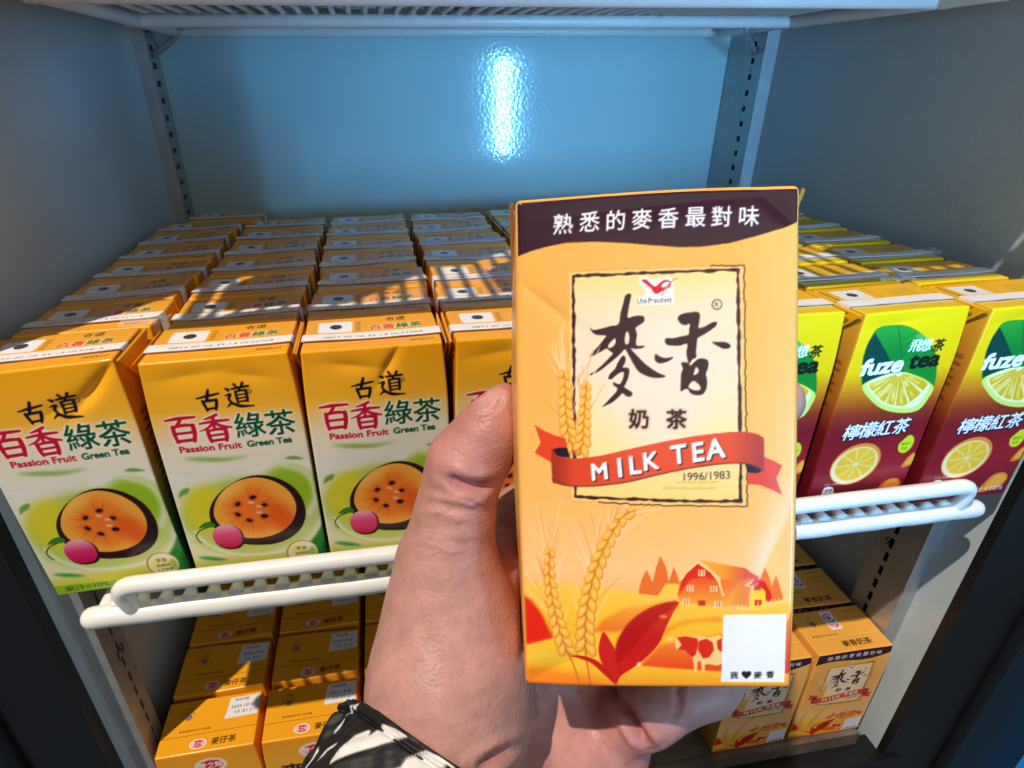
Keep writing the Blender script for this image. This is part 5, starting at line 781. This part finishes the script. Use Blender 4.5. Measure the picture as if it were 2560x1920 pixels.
def carton_mesh(name, Wd, Dp, Ht, front, top, side, kf, kt, bulge=.9, seed=1, amt=.25, creases=(), r=1.1):
    """the folded box: front and top carry their print on a fine grid, the other faces on coarse ones"""
    dn = dents(seed, amt); Vs, Qs, Cs = [], [], []; n0 = 0
    def ax(L, n):           # grid positions, denser towards the folded edges
        t = np.linspace(0, L, n); return np.unique(np.round(np.r_[t, [.25, .55, .9, 1.4], L - np.array([.25, .55, .9, 1.4])], 4))
    def face(us, vs, fn, art, flip, mirror=False):
        nonlocal n0
        U, Vv = np.meshgrid(us, vs); P = fn(U.ravel(), Vv.ravel())
        inner = np.clip(P, r, np.array([Wd, Dp, Ht]) - r); d = P - inner; P2 = inner + r * d / np.linalg.norm(d, axis=1)[:, None]
        P2 = deform(P2, Wd, Dp, Ht, bulge, dn, creases)
        nu, nv = len(us), len(vs); i = np.arange(nu * nv).reshape(nv, nu)
        q = np.stack([i[:-1, :-1], i[:-1, 1:], i[1:, 1:], i[1:, :-1]], -1).reshape(-1, 4)
        if flip: q = q[:, ::-1]
        if isinstance(art, Art):
            a = art.img; h, w = a.shape[:2]; fu = U.ravel() / us[-1]; fv = Vv.ravel() / vs[-1]
            if mirror: fu = 1 - fu
            gx = np.clip(fu * (w - 1), 0, w - 1.001); gy = np.clip(fv * (h - 1), 0, h - 1.001); x0 = gx.astype(int); y0 = gy.astype(int); tx = (gx - x0)[:, None]; ty = (gy - y0)[:, None]
            c = (a[y0, x0] * (1 - tx) + a[y0, x0 + 1] * tx) * (1 - ty) + (a[y0 + 1, x0] * (1 - tx) + a[y0 + 1, x0 + 1] * tx) * ty
        else: c = np.tile(np.array(art, float) / 255, (nu * nv, 1))
        Vs.append(P2); Qs.append(q + n0); Cs.append(lin(np.clip(c, 0, 1))); n0 += nu * nv
    gx = lambda k: ax(Wd, int(Wd * k) + 1); gy = lambda k: ax(Dp, int(Dp * k) + 1); gz = lambda k: ax(Ht, int(Ht * k) + 1)
    O = lambda a: np.zeros_like(a)
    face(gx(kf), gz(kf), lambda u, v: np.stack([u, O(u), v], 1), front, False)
    face(gx(kt), gy(kt), lambda u, v: np.stack([u, v, O(u) + Ht], 1), top, False)
    ks = .8
    face(gy(ks), gz(ks), lambda u, v: np.stack([O(u), u, v], 1), side, True, True)
    face(gy(ks), gz(ks), lambda u, v: np.stack([O(u) + Wd, u, v], 1), side, False)
    face(gx(.3), gz(.3), lambda u, v: np.stack([u, O(u) + Dp, v], 1), (200, 150, 60), True)
    face(gx(.3), gy(.3), lambda u, v: np.stack([u, v, O(u)], 1), (190, 140, 60), True)
    return mesh_np(name, np.vstack(Vs), np.vstack(Qs), MAT['board'], np.vstack(Cs)), dn

def strip_mesh(name, Wd, Dp, Ht, art, dn, bulge, lift=1.0, seed=0, tail=11):
    """white sealed seam folded forward over the top, its ends turned down over the sides"""
    rg = np.random.RandomState(seed); xs = np.linspace(-.4, Wd + .4, 150); ts = np.linspace(0, 9.4, 26)
    X, T = np.meshgrid(xs, ts); wav = np.interp(xs, np.linspace(0, Wd, 8), rg.uniform(.4, 1.2, 8))
    yy = 10.6 + T; h = .45 + .4 * lift * (1 - T / 9.4) ** 2 * wav[None, :] + .25 * np.sin(np.pi * T / 9.4) * wav[::-1][None, :]
    P = np.stack([X.ravel(), yy.ravel(), np.full(X.size, Ht, float)], 1); P = deform(P, Wd, Dp, Ht, bulge, dn); P[:, 2] += h.ravel()
    nu, nv = len(xs), len(ts); i = np.arange(nu * nv).reshape(nv, nu); Q = [np.stack([i[:-1, :-1], i[:-1, 1:], i[1:, 1:], i[1:, :-1]], -1).reshape(-1, 4)]
    gx = np.clip(X.ravel() / Wd * (art.nx - 1), 0, art.nx - 1).round().astype(int); gy = np.clip(T.ravel() / 9.4 * (art.ny - 1), 0, art.ny - 1).round().astype(int); C = [lin(np.clip(art.img[gy, gx], 0, 1))]
    V = [P]; n = nu * nv
    e = P[:nu].copy(); lo = e - np.array([0, -.3, .7]); V += [e, lo]; C += [np.full((2 * nu, 3), .62)]          # the cut front edge, two layers thick
    j = np.arange(nu); Q.append(np.stack([n + nu + j[:-1], n + nu + j[1:], n + j[1:], n + j[:-1]], -1)); n += 2 * nu
    for sgn, col in ((-1, 0), (1, nu - 1)):      # turned-down ends
        e = P[i[:, col]]; rows = []
        for k, dz in enumerate((0, .8, 3, tail * .6, tail)):
            q = e.copy(); q[:, 0] += sgn * (0 if k == 0 else .55 + .05 * k); q[:, 2] = np.where(k == 0, q[:, 2], np.minimum(q[:, 2], Ht + .5) - dz); rows.append(q)
        V.append(np.vstack(rows)); C.append(np.full((len(rows) * nv, 3), .80)); m = np.arange(len(rows) * nv).reshape(len(rows), nv) + n
        q = np.stack([m[:-1, :-1], m[:-1, 1:], m[1:, 1:], m[1:, :-1]], -1).reshape(-1, 4); Q.append(q if sgn > 0 else q[:, ::-1]); n += len(rows) * nv
    return mesh_np(name, np.vstack(V), np.vstack(Q), MAT['strip'], np.vstack(C))

def flap_mesh(name, Dp, Ht, sgn, Wd, col, depth=19):
    """triangular ear folded flat against the carton's side"""
    x0 = 0 if sgn < 0 else Wd; o = sgn * .9; V = [(x0, 1, Ht - .6), (x0, Dp - 1, Ht - .6), (x0, Dp / 2, Ht - depth)]; V += [(x0 + o, 1.5, Ht - 1), (x0 + o, Dp - 1.5, Ht - 1), (x0 + o * 1.3, Dp / 2, Ht - depth + .8)]
    T = [(3, 4, 5), (0, 4, 3), (0, 1, 4), (1, 5, 4), (1, 2, 5), (2, 3, 5), (2, 0, 3)]
    if sgn < 0: pass
    return mesh_np(name, V, np.zeros((0, 4)), MAT['board'], np.tile(lin(np.array(col) / 255.), (6, 1)), False, T)

def hole_mesh(name, Wd, Dp, Ht, x, y, dn, bulge, rx=2.9, m='foil'):
    a = np.linspace(0, 2 * np.pi, 20, endpoint=False); V = [(x, y, Ht)] + [(x + rx * math.cos(t), y + rx * math.sin(t), Ht) for t in a]; V = deform(np.array(V, float), Wd, Dp, Ht, bulge, dn); V[:, 2] += .12; V[0, 2] += .25
    return mesh_np(name, V, np.zeros((0, 4)), MAT[m], None, True, [(0, 1 + k, 1 + (k + 1) % 20) for k in range(20)])

ORD = ['first', 'second', 'third', 'fourth', 'fifth', 'sixth', 'seventh', 'eighth']
rnd = random.Random(11)
A_pf, A_pft, A_fz, A_fzt = paint_passion(4), paint_passion_top(4), paint_fuze(4), paint_fuze_top(4)
A_milk = paint_milk_tea(6)
A_bar, A_bart, A_mst = paint_barley(3), paint_barley_top(4), paint_milk_small_top(4)
A_small = Art(63, 97, 4); A_small.img = A_milk.img[np.linspace(0, A_milk.ny - 1, A_small.ny).astype(int)][:, np.linspace(0, A_milk.nx - 1, A_small.nx).astype(int)]
S_pf = paint_side(41, 117, 1.5, [(0, (20, 80, 30)), (30, (40, 96, 40)), (60, (150, 130, 60)), (85, (200, 130, 30)), (117, (236, 150, 20))], (40, 30, 20), 1)
S_fz = paint_side(41, 117, 1.5, [(0, (96, 14, 30)), (50, (120, 30, 30)), (70, (180, 110, 40)), (117, (226, 180, 60))], (70, 30, 20), 2)
S_milk = paint_side(41, 116.6, 1.5, [(0, (246, 150, 60)), (60, (250, 184, 104)), (116, (250, 186, 100))], (150, 80, 40), 3, False)
S_milk.put(S_milk.poly(rrect(3, 10, 9, 66, 2)), (245, 240, 236)); S_milk.put(S_milk.line(rrect(3, 10, 9, 66, 2), .5), (60, 36, 40))
S_small = paint_side(41, 97, 1.5, [(0, (200, 130, 40)), (97, (246, 176, 80))], (90, 50, 24), 4); S_small.put(S_small.poly([(5, 20), (12, 14), (22, 62), (15, 66)]), (240, 226, 214))
S_bar = paint_side(41, 97, 1.5, [(0, (220, 120, 20)), (97, (246, 164, 30))], (80, 40, 20), 5)

def place(root_name, kit, x, y, z, rot, label, cat, group, Wd, Dp, lean=0.0):
    """one carton: an Empty at its base with its parts"""
    t = link(root_name, None, None, None, label, cat, group)
    t.matrix_world = Matrix.Translation(Vector((x + Wd / 2, y + Dp / 2, z)) * MM) @ Matrix.Rotation(rot, 4, 'Z') @ Matrix.Translation(Vector((-Wd / 2 if lean < 0 else Wd / 2, 0, 0)) * MM) @ Matrix.Rotation(lean, 4, 'Y') @ Matrix.Translation(Vector((Wd / 2 if lean < 0 else -Wd / 2, 0, 0)) * MM)
    for nm, me in kit: link(nm, me, t, (-Wd / 2, -Dp / 2, 0))
    return t

def kit_pf(name, kf, seed, creases, date, ears=True, amt=.3):
    me, dn = carton_mesh(name, 63, 41, 117, A_pf, A_pft, S_pf, kf, 3.4, .8, seed, amt, creases)
    k = [('body', me), ('seam_strip', strip_mesh('seam_strip', 63, 41, 117, paint_strip(4, date), dn, .8, 1.1, seed)), ('straw_hole', hole_mesh('straw_hole', 63, 41, 117, 14.5, 29.5, dn, .8))]
    if ears: k += [('ear_flap', flap_mesh('ear_flap', 41, 117, s, 63, (240, 160, 20))) for s in (-1, 1)]
    return k
front_kits = [kit_pf('passion_fruit_carton', 3.1, 21, [(52, 106, .75, 13, 2.4, 2.3), (40, 100, .35, 12, 3, .9)], '2023 07 26 15:13 0534810'),
              kit_pf('passion_fruit_carton', 3.1, 22, [(20, 110, .1, 14, 3.5, .8), (44, 108, -.2, 10, 3, .7)], '2023 07 26 15:13 0534250'),
              kit_pf('passion_fruit_carton', 3.1, 23, [(38, 108, 1.0, 9, 2.0, 1.7), (22, 109, -.15, 12, 3, .9)], '2023 07 26 15:13 0534580')]
rear_kits = [kit_pf('passion_fruit_carton', .9, 31 + i, [(20 + 20 * i, 110, .3, 12, 3, 1)], '2023 07 26 15:13 05344%d0' % i, False, .45) for i in range(3)]
rows = [8, 7, 7, 7]
for c in range(4):
    for r_ in range(rows[c]):
        dx = rnd.uniform(-.4, .4) + (rnd.uniform(-.7, .7) if r_ else 0); x = .6 + c * 64.8 + dx; y = r_ * 42.0 + rnd.uniform(-.3, .3) + (0 if r_ else 0)
        if c == 0 and r_ == 7: x += 10; y += 2
        kit = front_kits[(0, 1, 2, 1)[c]] if r_ == 0 else rear_kits[(r_ + c) % 3]
        state = {0: 'with a dented top corner', 1: '', 2: 'with a small crease at its top edge', 3: ''}[c] if r_ == 0 else ''
        lab = 'passion fruit tea carton %s, %s column from left wall' % ('in the front row' if r_ == 0 else 'in %s row behind the lip' % ORD[r_], ORD[c])
        if r_ == 0 and c in (0, 2): lab = ('orange and white passion fruit tea carton with dented top corner, first in the front row', '', 'front passion fruit tea carton with a small crease at its top edge')[c]
        place('passion_fruit_tea_carton', kit, x, y, .2, math.radians(rnd.uniform(-.35, .35) * (3 if r_ else 1)), lab, 'drink carton', 'passion fruit green tea cartons on the shelf', 63, 41, math.radians((-2.3, -.4, -.3, .3)[c] if r_ == 0 else rnd.uniform(-.5, .1) - (.9 if c == 0 and r_ < 7 else 0)))

def kit_fz(kf, seed, ears=True):
    me, dn = carton_mesh('lemon_tea_carton', 61, 41, 117, A_fz, A_fzt, S_fz, kf, 3.0, .7, seed, .3, [(20, 111, .1, 16, 4, .7)])
    k = [('body', me), ('seam_strip', strip_mesh('seam_strip', 61, 41, 117, paint_strip(3, '  '), dn, .7, 1.4, seed, 9)), ('straw_hole', hole_mesh('straw_hole', 61, 41, 117, 15, 28.5, dn, .7))]
    if ears: k += [('ear_flap', flap_mesh('ear_flap', 41, 117, s, 61, (240, 186, 30))) for s in (-1, 1)]
    return k
fz_front, fz_rear = kit_fz(3.1, 41), kit_fz(.9, 42)
for c, x0 in enumerate((457.5, 392.0, 327.5, 263.0)):
    for r_ in range(7 if c else 6):
        if c == 3 and r_ < 3: pass
        place('lemon_tea_carton', fz_front if r_ == 0 else fz_rear, x0 + rnd.uniform(-.3, .3) - (2.5 if c == 0 and r_ else 0), r_ * 42.6 + rnd.uniform(-.5, .5) - (7.5, 3, -1, -1)[c], .2, math.radians(rnd.uniform(-.8, .4)),
              'yellow lemon tea carton %s, %s column from right wall' % ('in the front row' if r_ == 0 else 'in %s row behind the lip' % ORD[r_], ORD[c]), 'drink carton', 'lemon black tea cartons on the shelf', 61, 41)

def kit_lo(name, front, top, side, kf, seed, hx, hy):
    me, dn = carton_mesh(name, 63, 41, 97, front, top, side, kf, 3.4, .8, seed, .35)
    return [('body', me), ('straw_hole', hole_mesh('straw_hole', 63, 41, 97, hx, hy, dn, .8, 2.4, 'foil_pale'))]
bar_kits = [kit_lo('barley_tea_carton', A_bar, A_bart, S_bar, 1.2 if i == 0 else .6, 51 + i, 15.5, 27.5) for i in range(2)]
for c in range(3):
    for r_ in range(5):
        place('barley_tea_carton', bar_kits[0 if r_ == 0 else 1], 1 + c * 65.0 + rnd.uniform(-.4, .4), 11 + r_ * 44.0 + rnd.uniform(-.4, .4), ZDECK + .3, math.radians(rnd.uniform(-.8, .8)),
              'orange barley tea carton on the lower deck, %s row, %s column from left wall' % (ORD[r_], ORD[c]), 'drink carton', 'barley tea cartons on the lower deck', 63, 41)
sm_kits = [kit_lo('milk_tea_carton', A_small, A_mst, S_small, 2.6 if i == 0 else .6, 61 + i, 14.5, 28) for i in range(2)]
for c in range(2):
    for r_ in range(5):
        place('milk_tea_carton', sm_kits[0 if r_ == 0 else 1], 456 - c * 65.0 + rnd.uniform(-.4, .4), 10.5 + r_ * 43.0 + rnd.uniform(-.4, .4), ZDECK + .3, math.radians(rnd.uniform(-.8, .8)),
              'tan milk tea carton on the lower deck, %s row, %s column from right wall' % (ORD[r_], ORD[c]), 'drink carton', 'milk tea cartons on the lower deck', 63, 41)
# unseen cartons added on the upper shelf to dapple the light: they keep the lamp off the rows below, but for the gaps between them
for c, r_ in [(0, 0), (2, 0), (3, 0), (5, 0), (6, 0), (0, 1), (1, 1), (3, 1), (4, 1), (5, 1), (6, 1), (0, 2), (1, 2), (2, 2), (4, 2), (5, 2), (6, 2), (0, 3), (2, 3), (3, 3), (4, 3), (5, 3), (6, 3), (0, 4), (1, 4), (2, 4), (3, 4), (4, 4), (5, 4), (6, 4)]:
    place('barley_tea_carton', bar_kits[1], 26 + c * 68 + rnd.uniform(-2, 2), 2 + r_ * 56 + rnd.uniform(-3, 3), 262.3, math.radians(rnd.uniform(-4, 4)),
          'barley tea carton added on the upper wire shelf, %s row, %s from left wall' % (ORD[r_], ORD[c]), 'drink carton', 'barley tea cartons added on the upper shelf for shade', 63, 41)

# scraps of the torn shrink film still clinging to some packs
def film_scrap(x, y, z, w, d, seed, label):
    rg = np.random.RandomState(seed); nu, nv = 16, 10; U, Vv = np.meshgrid(np.linspace(0, w, nu), np.linspace(0, d, nv)); Zz = rg.uniform(0, 1, (nv, nu)); Zz = (Zz + np.roll(Zz, 1, 1) + np.roll(Zz, 1, 0)) * .9 + .4 + 1.8 * np.sin(U / w * 3 + seed) ** 2 * (Vv / d)
    i = np.arange(nu * nv).reshape(nv, nu); q = np.stack([i[:-1, :-1], i[:-1, 1:], i[1:, 1:], i[1:, :-1]], -1).reshape(-1, 4)
    link('shrink_film', mesh_np('shrink_film', np.stack([U.ravel() - w / 2, Vv.ravel(), Zz.ravel()], 1), q, MAT['film']), None, (x, y, z), label, 'plastic film', 'torn shrink film on the carton packs')
film_scrap(56, 44, 117.2, 22, 9, 1, 'crumpled clear film behind the dented passion fruit carton')
film_scrap(122, 44, 117.2, 20, 8, 2, 'crumpled clear film behind the second front passion fruit carton')
film_scrap(186, 44, 117.2, 24, 8, 3, 'crumpled clear film behind the creased passion fruit carton')
film_scrap(446, 37, 117.4, 20, 9, 4, 'crumpled clear film between the two front lemon tea columns')
film_scrap(506, 82, 117.4, 20, 9, 5, 'crumpled clear film on the lemon teas beside the right wall')

# the carton in the hand
EX, EY, EZ = Vector((.9746, -.2184, .0490)), Vector((.2208, .9030, -.3685)), Vector((.0363, .3700, .9283))
HC = Vector((226.6, -131.15, 140.675)) - EX * 31.5 - EZ * 58.3
HM = Matrix((EX, EY, EZ)).transposed().to_4x4()
held = link('held_milk_tea_carton', None, None, None, 'peach milk tea carton with brown top band and red ribbon, held up in the hand', 'drink carton')
held.matrix_world = Matrix.Translation(HC * MM) @ HM
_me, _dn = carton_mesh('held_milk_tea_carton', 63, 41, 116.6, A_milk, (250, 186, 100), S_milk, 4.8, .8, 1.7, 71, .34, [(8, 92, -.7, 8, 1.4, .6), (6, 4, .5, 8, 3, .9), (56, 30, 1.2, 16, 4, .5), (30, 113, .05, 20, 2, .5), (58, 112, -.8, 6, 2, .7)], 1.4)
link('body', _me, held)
for s in (-1, 1): link('ear_flap', flap_mesh('ear_flap', 41, 116.6, s, 63, (250, 184, 96)), held)
link('seam_strip', strip_mesh('seam_strip', 63, 41, 116.6, paint_strip(3, ' '), _dn, 1.5, .4, 3), held)
# ---------------------------------------------------------------- the hand, one continuous skin grown from a distance field
def hand_mesh():
    vox = 1.0; lo = np.array([128., -190., -20.]); hi = np.array([300., -52., 158.])
    n = np.ceil((hi - lo) / vox).astype(int); ax = [lo[i] + vox * np.arange(n[i]) for i in range(3)]
    BIG = 40.0
    def blank(): return np.full(n, BIG, np.float32)
    def caps(a, b):
        a = np.array(a); b = np.array(b); m = max(a[3], b[3]) + 14
        i0 = np.clip(((np.minimum(a[:3], b[:3]) - m - lo) / vox).astype(int), 0, n - 1); i1 = np.clip(((np.maximum(a[:3], b[:3]) + m - lo) / vox).astype(int) + 1, 1, n)
        sl = tuple(slice(i0[k], i1[k]) for k in range(3))
        X, Y, Z = np.meshgrid(*[ax[k][sl[k]] for k in range(3)], indexing='ij')
        d = b[:3] - a[:3]; t = np.clip(((X - a[0]) * d[0] + (Y - a[1]) * d[1] + (Z - a[2]) * d[2]) / (d @ d), 0, 1)
        r = a[3] + t * (b[3] - a[3])
        return sl, (np.sqrt((X - a[0] - t * d[0]) ** 2 + (Y - a[1] - t * d[1]) ** 2 + (Z - a[2] - t * d[2]) ** 2) - r).astype(np.float32)
    def smin(a, b, k): h = np.maximum(k - np.abs(a - b), 0) / k; return np.minimum(a, b) - h * h * k * .25
    def chain(F, L, k):
        for a, b in zip(L[:-1], L[1:]):
            sl, d = caps(a, b); F[sl] = smin(F[sl], d, k)
        return F
    S = blank()
    for L in HAND['palm']: S = chain(S, L, 12)
    Tn = blank()
    for L in HAND['thenar']: Tn = chain(Tn, L, 9)
    Tn = chain(Tn, HAND['thumb'], 4.0)
    S = smin(S, Tn, 4.5)
    Fg = blank()
    for L in HAND['fingers']: Fg = smin(Fg, chain(blank(), L, 3.5), 1.2)
    S = smin(S, Fg, 2.5)
    # press against the carton: keep the flesh out of the box
    X, Y, Z = np.meshgrid(*ax, indexing='ij'); R = np.array([list(EX), list(EY), list(EZ)]); c = np.array(HC)
    q = [(X - c[0]) * R[k][0] + (Y - c[1]) * R[k][1] + (Z - c[2]) * R[k][2] for k in range(3)]
    hs = np.array([63, 41, 116.6]) / 2; dd = [np.abs(q[k] - hs[k]) - (hs[k] + (1.2 if k == 0 else .6)) for k in range(3)]
    box = np.maximum(np.maximum(dd[0], dd[1]), dd[2]); S = -smin(-S, box.astype(np.float32), 1.2)
    S[:, :, 0] = np.maximum(S[:, :, 0], .5)
    # surface nets
    neg = S < 0
    cnt = sum(neg[i:n[0] - 1 + i, j:n[1] - 1 + j, k:n[2] - 1 + k].astype(np.int8) for i in (0, 1) for j in (0, 1) for k in (0, 1))
    cell = (cnt > 0) & (cnt < 8); idx = np.argwhere(cell); vid = np.full(cell.shape, -1, np.int64); vid[cell] = np.arange(len(idx))
    acc = np.zeros((len(idx), 3)); num = np.zeros(len(idx))
    cs = [(i, j, k) for i in (0, 1) for j in (0, 1) for k in (0, 1)]
    val = {c_: S[idx[:, 0] + c_[0], idx[:, 1] + c_[1], idx[:, 2] + c_[2]] for c_ in cs}
    for a in cs:
        for k in range(3):
            if a[k] == 0:
                b = list(a); b[k] = 1; b = tuple(b); va, vb = val[a], val[b]; cr = (va < 0) != (vb < 0); t = np.where(cr, va / np.where(cr, va - vb, 1), 0)
                p = np.array(a, float)[None, :].repeat(len(idx), 0); p[:, k] += t; acc += p * cr[:, None]; num += cr
    V = lo + (idx + acc / num[:, None]) * vox
    Q = []
    for k in range(3):
        o1, o2 = (k + 1) % 3, (k + 2) % 3
        sa = [slice(1, m - 1) for m in n]; sa[k] = slice(0, n[k] - 1); sb = list(sa); sb[k] = slice(1, n[k])
        A_, B_ = neg[tuple(sa)], neg[tuple(sb)]; e = np.argwhere(A_ != B_); org = np.array([s_.start for s_ in sa]); e0 = e + org
        fl = A_[tuple(e.T)]
        u = np.zeros(3, int); u[o1] = 1; w = np.zeros(3, int); w[o2] = 1
        ok = np.all(e0 < np.array(cell.shape), 1); e0 = e0[ok]; fl = fl[ok]
        q = np.stack([vid[tuple((e0 - u - w).T)], vid[tuple((e0 - w).T)], vid[tuple(e0.T)], vid[tuple((e0 - u).T)]], 1)
        q[~fl] = q[~fl][:, ::-1]; Q.append(q)
    Q = np.vstack(Q); Q = Q[(Q >= 0).all(1)]
    # relax
    for _ in range(4):
        s = np.zeros_like(V); m = np.zeros(len(V))
        for a, b in ((0, 1), (1, 2), (2, 3), (3, 0)):
            np.add.at(s, Q[:, a], V[Q[:, b]]); np.add.at(m, Q[:, a], 1); np.add.at(s, Q[:, b], V[Q[:, a]]); np.add.at(m, Q[:, b], 1)
        V = V + .5 * (s / np.maximum(m, 1)[:, None] - V)
    # one round of subdivision for the fine creases
    e = np.concatenate([Q[:, [0, 1]], Q[:, [1, 2]], Q[:, [2, 3]], Q[:, [3, 0]]]); key = np.sort(e, 1); uq, inv = np.unique(key[:, 0] * len(V) + key[:, 1], return_inverse=True); inv = inv.ravel()
    mid = np.stack([uq // len(V), uq % len(V)], 1); n0, nq = len(V), len(Q); M_ = (V[mid[:, 0]] + V[mid[:, 1]]) / 2; Fc = V[Q].mean(1); ei = inv.reshape(4, nq).T + n0; fi = np.arange(nq) + n0 + len(uq)
    V = np.vstack([V, M_, Fc]); Q = np.vstack([np.stack([Q[:, k], ei[:, k], fi, ei[:, k - 1]], 1) for k in range(4)])
    # folds and creases pressed into the skin along its normals
    fn = np.cross(V[Q[:, 2]] - V[Q[:, 0]], V[Q[:, 3]] - V[Q[:, 1]]); N = np.zeros_like(V)
    for k in range(4): np.add.at(N, Q[:, k], fn)
    N /= np.linalg.norm(N, axis=1)[:, None] + 1e-9; disp = np.zeros(len(V))
    for dep, w, L in HAND['creases']:
        L = smooth_line(L, 5) if len(L) > 2 else np.array(L, float); m = w * 4
        sel = np.flatnonzero(((V > L.min(0) - m) & (V < L.max(0) + m)).all(1)); v = V[sel]; D = np.full(len(sel), 99.); E = np.zeros(len(sel)); nL = len(L) - 1
        for i_, (a, b) in enumerate(zip(L[:-1], L[1:])):
            d = b - a; t = np.clip((v - a) @ d / (d @ d + 1e-9), 0, 1); q_ = np.linalg.norm(v - a - t[:, None] * d, axis=1); u_ = (i_ + t) / nL; E = np.where(q_ < D, u_, E); D = np.minimum(D, q_)
        fade = np.clip(np.minimum(E, 1 - E) * 5, .15, 1)
        disp[sel] -= dep * fade * (np.exp(-(D / w) ** 2) * 1.15 - .3 * np.exp(-((D - 2 * w) / w) ** 2))
    V = V + N * disp[:, None]
    # skin tone: redder towards finger tips and joints, paler palm
    base = np.array([.52, .275, .23]); red = np.array([.51, .16, .145]); C = np.tile(base, (len(V), 1))
    spots = [(HAND['thumb'][0], 11, .7), (HAND['thumb'][2], 10, .45), (HAND['fingers'][0][0], 15, .4), (HAND['fingers'][3][1], 12, .5), (HAND['palm'][3][1], 20, .4), (HAND['palm'][5][0], 12, .8)]
    for p, rr, a in spots:
        w = np.exp(-(np.linalg.norm(V - np.array(p[:3]), axis=1) / (rr * 1.4)) ** 2)[:, None] * a; C = C * (1 - w) + red * w
    w = np.exp(-(np.linalg.norm(V - np.array(HAND['nail']), axis=1) / 4.5) ** 4)[:, None]; C = C * (1 - .7 * w) + np.array([.62, .34, .31]) * .7 * w
    w = (np.clip(-disp, 0, 1) * .45)[:, None]; C = C * (1 - w) + red * .8 * w          # skin is redder in its folds
    return V, Q, C
person = link('person', None, None, (178, -140, 20), 'left hand in a black and white printed sleeve holding up the milk tea carton', 'person')
_o = np.array([178, -140, 20.0])
_V, _Q, _C = hand_mesh()
hand_me = mesh_np('hand', _V - _o, _Q, MAT['skin'], _C); link('hand', hand_me, person)

def sleeve_mesh():
    nu, nv = 336, 180; r1, r2, r3 = [np.array(HAND[k]) for k in ('rim', 'rim2', 'rim3')]
    def ring(r): return smooth_loop(r, nu // len(r))
    A_, B_, C_ = ring(r1), ring(r2), ring(r3); nu_ = len(A_); V = []; u = np.arange(nu_) / nu_ * 2 * np.pi
    for k in range(nv):
        t = k / (nv - 1) * 2; P = (A_ * (1 - t) + B_ * t) if t <= 1 else (B_ * (2 - t) + C_ * (t - 1)); c = P.mean(0); d = (P - c) / np.linalg.norm(P - c, axis=1)[:, None]
        f = 1.0 * np.sin(5 * u + 3 * t) * min(1, t * 2 + .25) + .7 * np.sin(9 * u - 5 * t + 1) * np.sin(3 * t + .4) + .35 * np.sin(23 * u + 9 * t) * np.sin(14 * t + 2 * u) + .9 * np.exp(-((t - .10) / .03) ** 2) * (np.sin(3 * u) * .3 + .7) - .9 * np.exp(-((t - .16) / .025) ** 2)
        V.append(P + d * f[:, None])
    inner = [V[0] - (V[0] - V[0].mean(0)) / np.linalg.norm(V[0] - V[0].mean(0), axis=1)[:, None] * w + (V[2] - V[0]) * s for w, s in ((.5, -.35), (1.1, 0), (1.2, 3), (1.3, 8))]
    R = inner[::-1] + V; n = len(R); i = np.arange(n * nu_).reshape(n, nu_); j = np.roll(i, -1, 1)
    Q = np.stack([i[:-1], j[:-1], j[1:], i[1:]], -1).reshape(-1, 4)
    A = Art(168, 92, 2, (14, 14, 20)); white = (228, 226, 224)
    for poly in ([(36, 4), (40, 2), (44, 1.5), (42, 8), (39, 14), (36, 20), (32, 29), (28, 38), (27, 36), (28, 30), (29, 24), (29.5, 18), (31, 14), (32, 12), (33, 11), (33.6, 14), (34.6, 10)],
                 [(49.5, 2), (53, .5), (57, 1), (60, 6), (56, 14), (50, 22), (46, 30), (44, 26), (46.5, 18), (46.6, 11.4)], [(12, 30), (14, 33), (12.6, 40), (12, 44), (8, 50), (8, 46), (9, 40)],
                 [(64, 4), (72, 6), (76, 30), (70, 50), (62, 40), (60, 20)], [(90, 10), (104, 8), (110, 40), (98, 60), (88, 44)], [(126, 6), (140, 20), (136, 60), (122, 40)], [(150, 10), (158, 16), (156, 50), (148, 40)], [(34, 46), (46, 40), (50, 60), (40, 84), (30, 80)]): A.put(A.poly(poly), white)
    for poly in ([(21, 1), (23, 5), (21, 6), (20.4, 3.4), (19.6, 6.4), (18.4, 9), (16.7, 11), (17, 7.4), (19, 3)], [(16, 11), (17.4, 12), (15.4, 18), (14.2, 22), (14.4, 17)], [(19, 30), (23, 25), (22.6, 28), (20.8, 32), (20.6, 36), (18.6, 40), (19.4, 34)]): A.put(A.poly(poly), (236, 236, 240))
    A.put(A.poly([(55, 2), (57.4, 2.6), (57.6, 6), (55.2, 6)]), (20, 20, 26))
    for q in ([(43, 4), (38, 20)], [(50, 3), (46, 14)]): A.put(A.line(q, .35), (120, 118, 118), .6)
    return np.vstack(R), Q, lin(np.clip(A.img[np.clip(np.arange(n) - 4, 0, A.ny - 1)][:, np.arange(nu_)].reshape(-1, 3), 0, 1))
_V, _Q, _C = sleeve_mesh()
link('sleeve', mesh_np('sleeve', _V - _o, _Q, MAT['cloth'], _C), person)
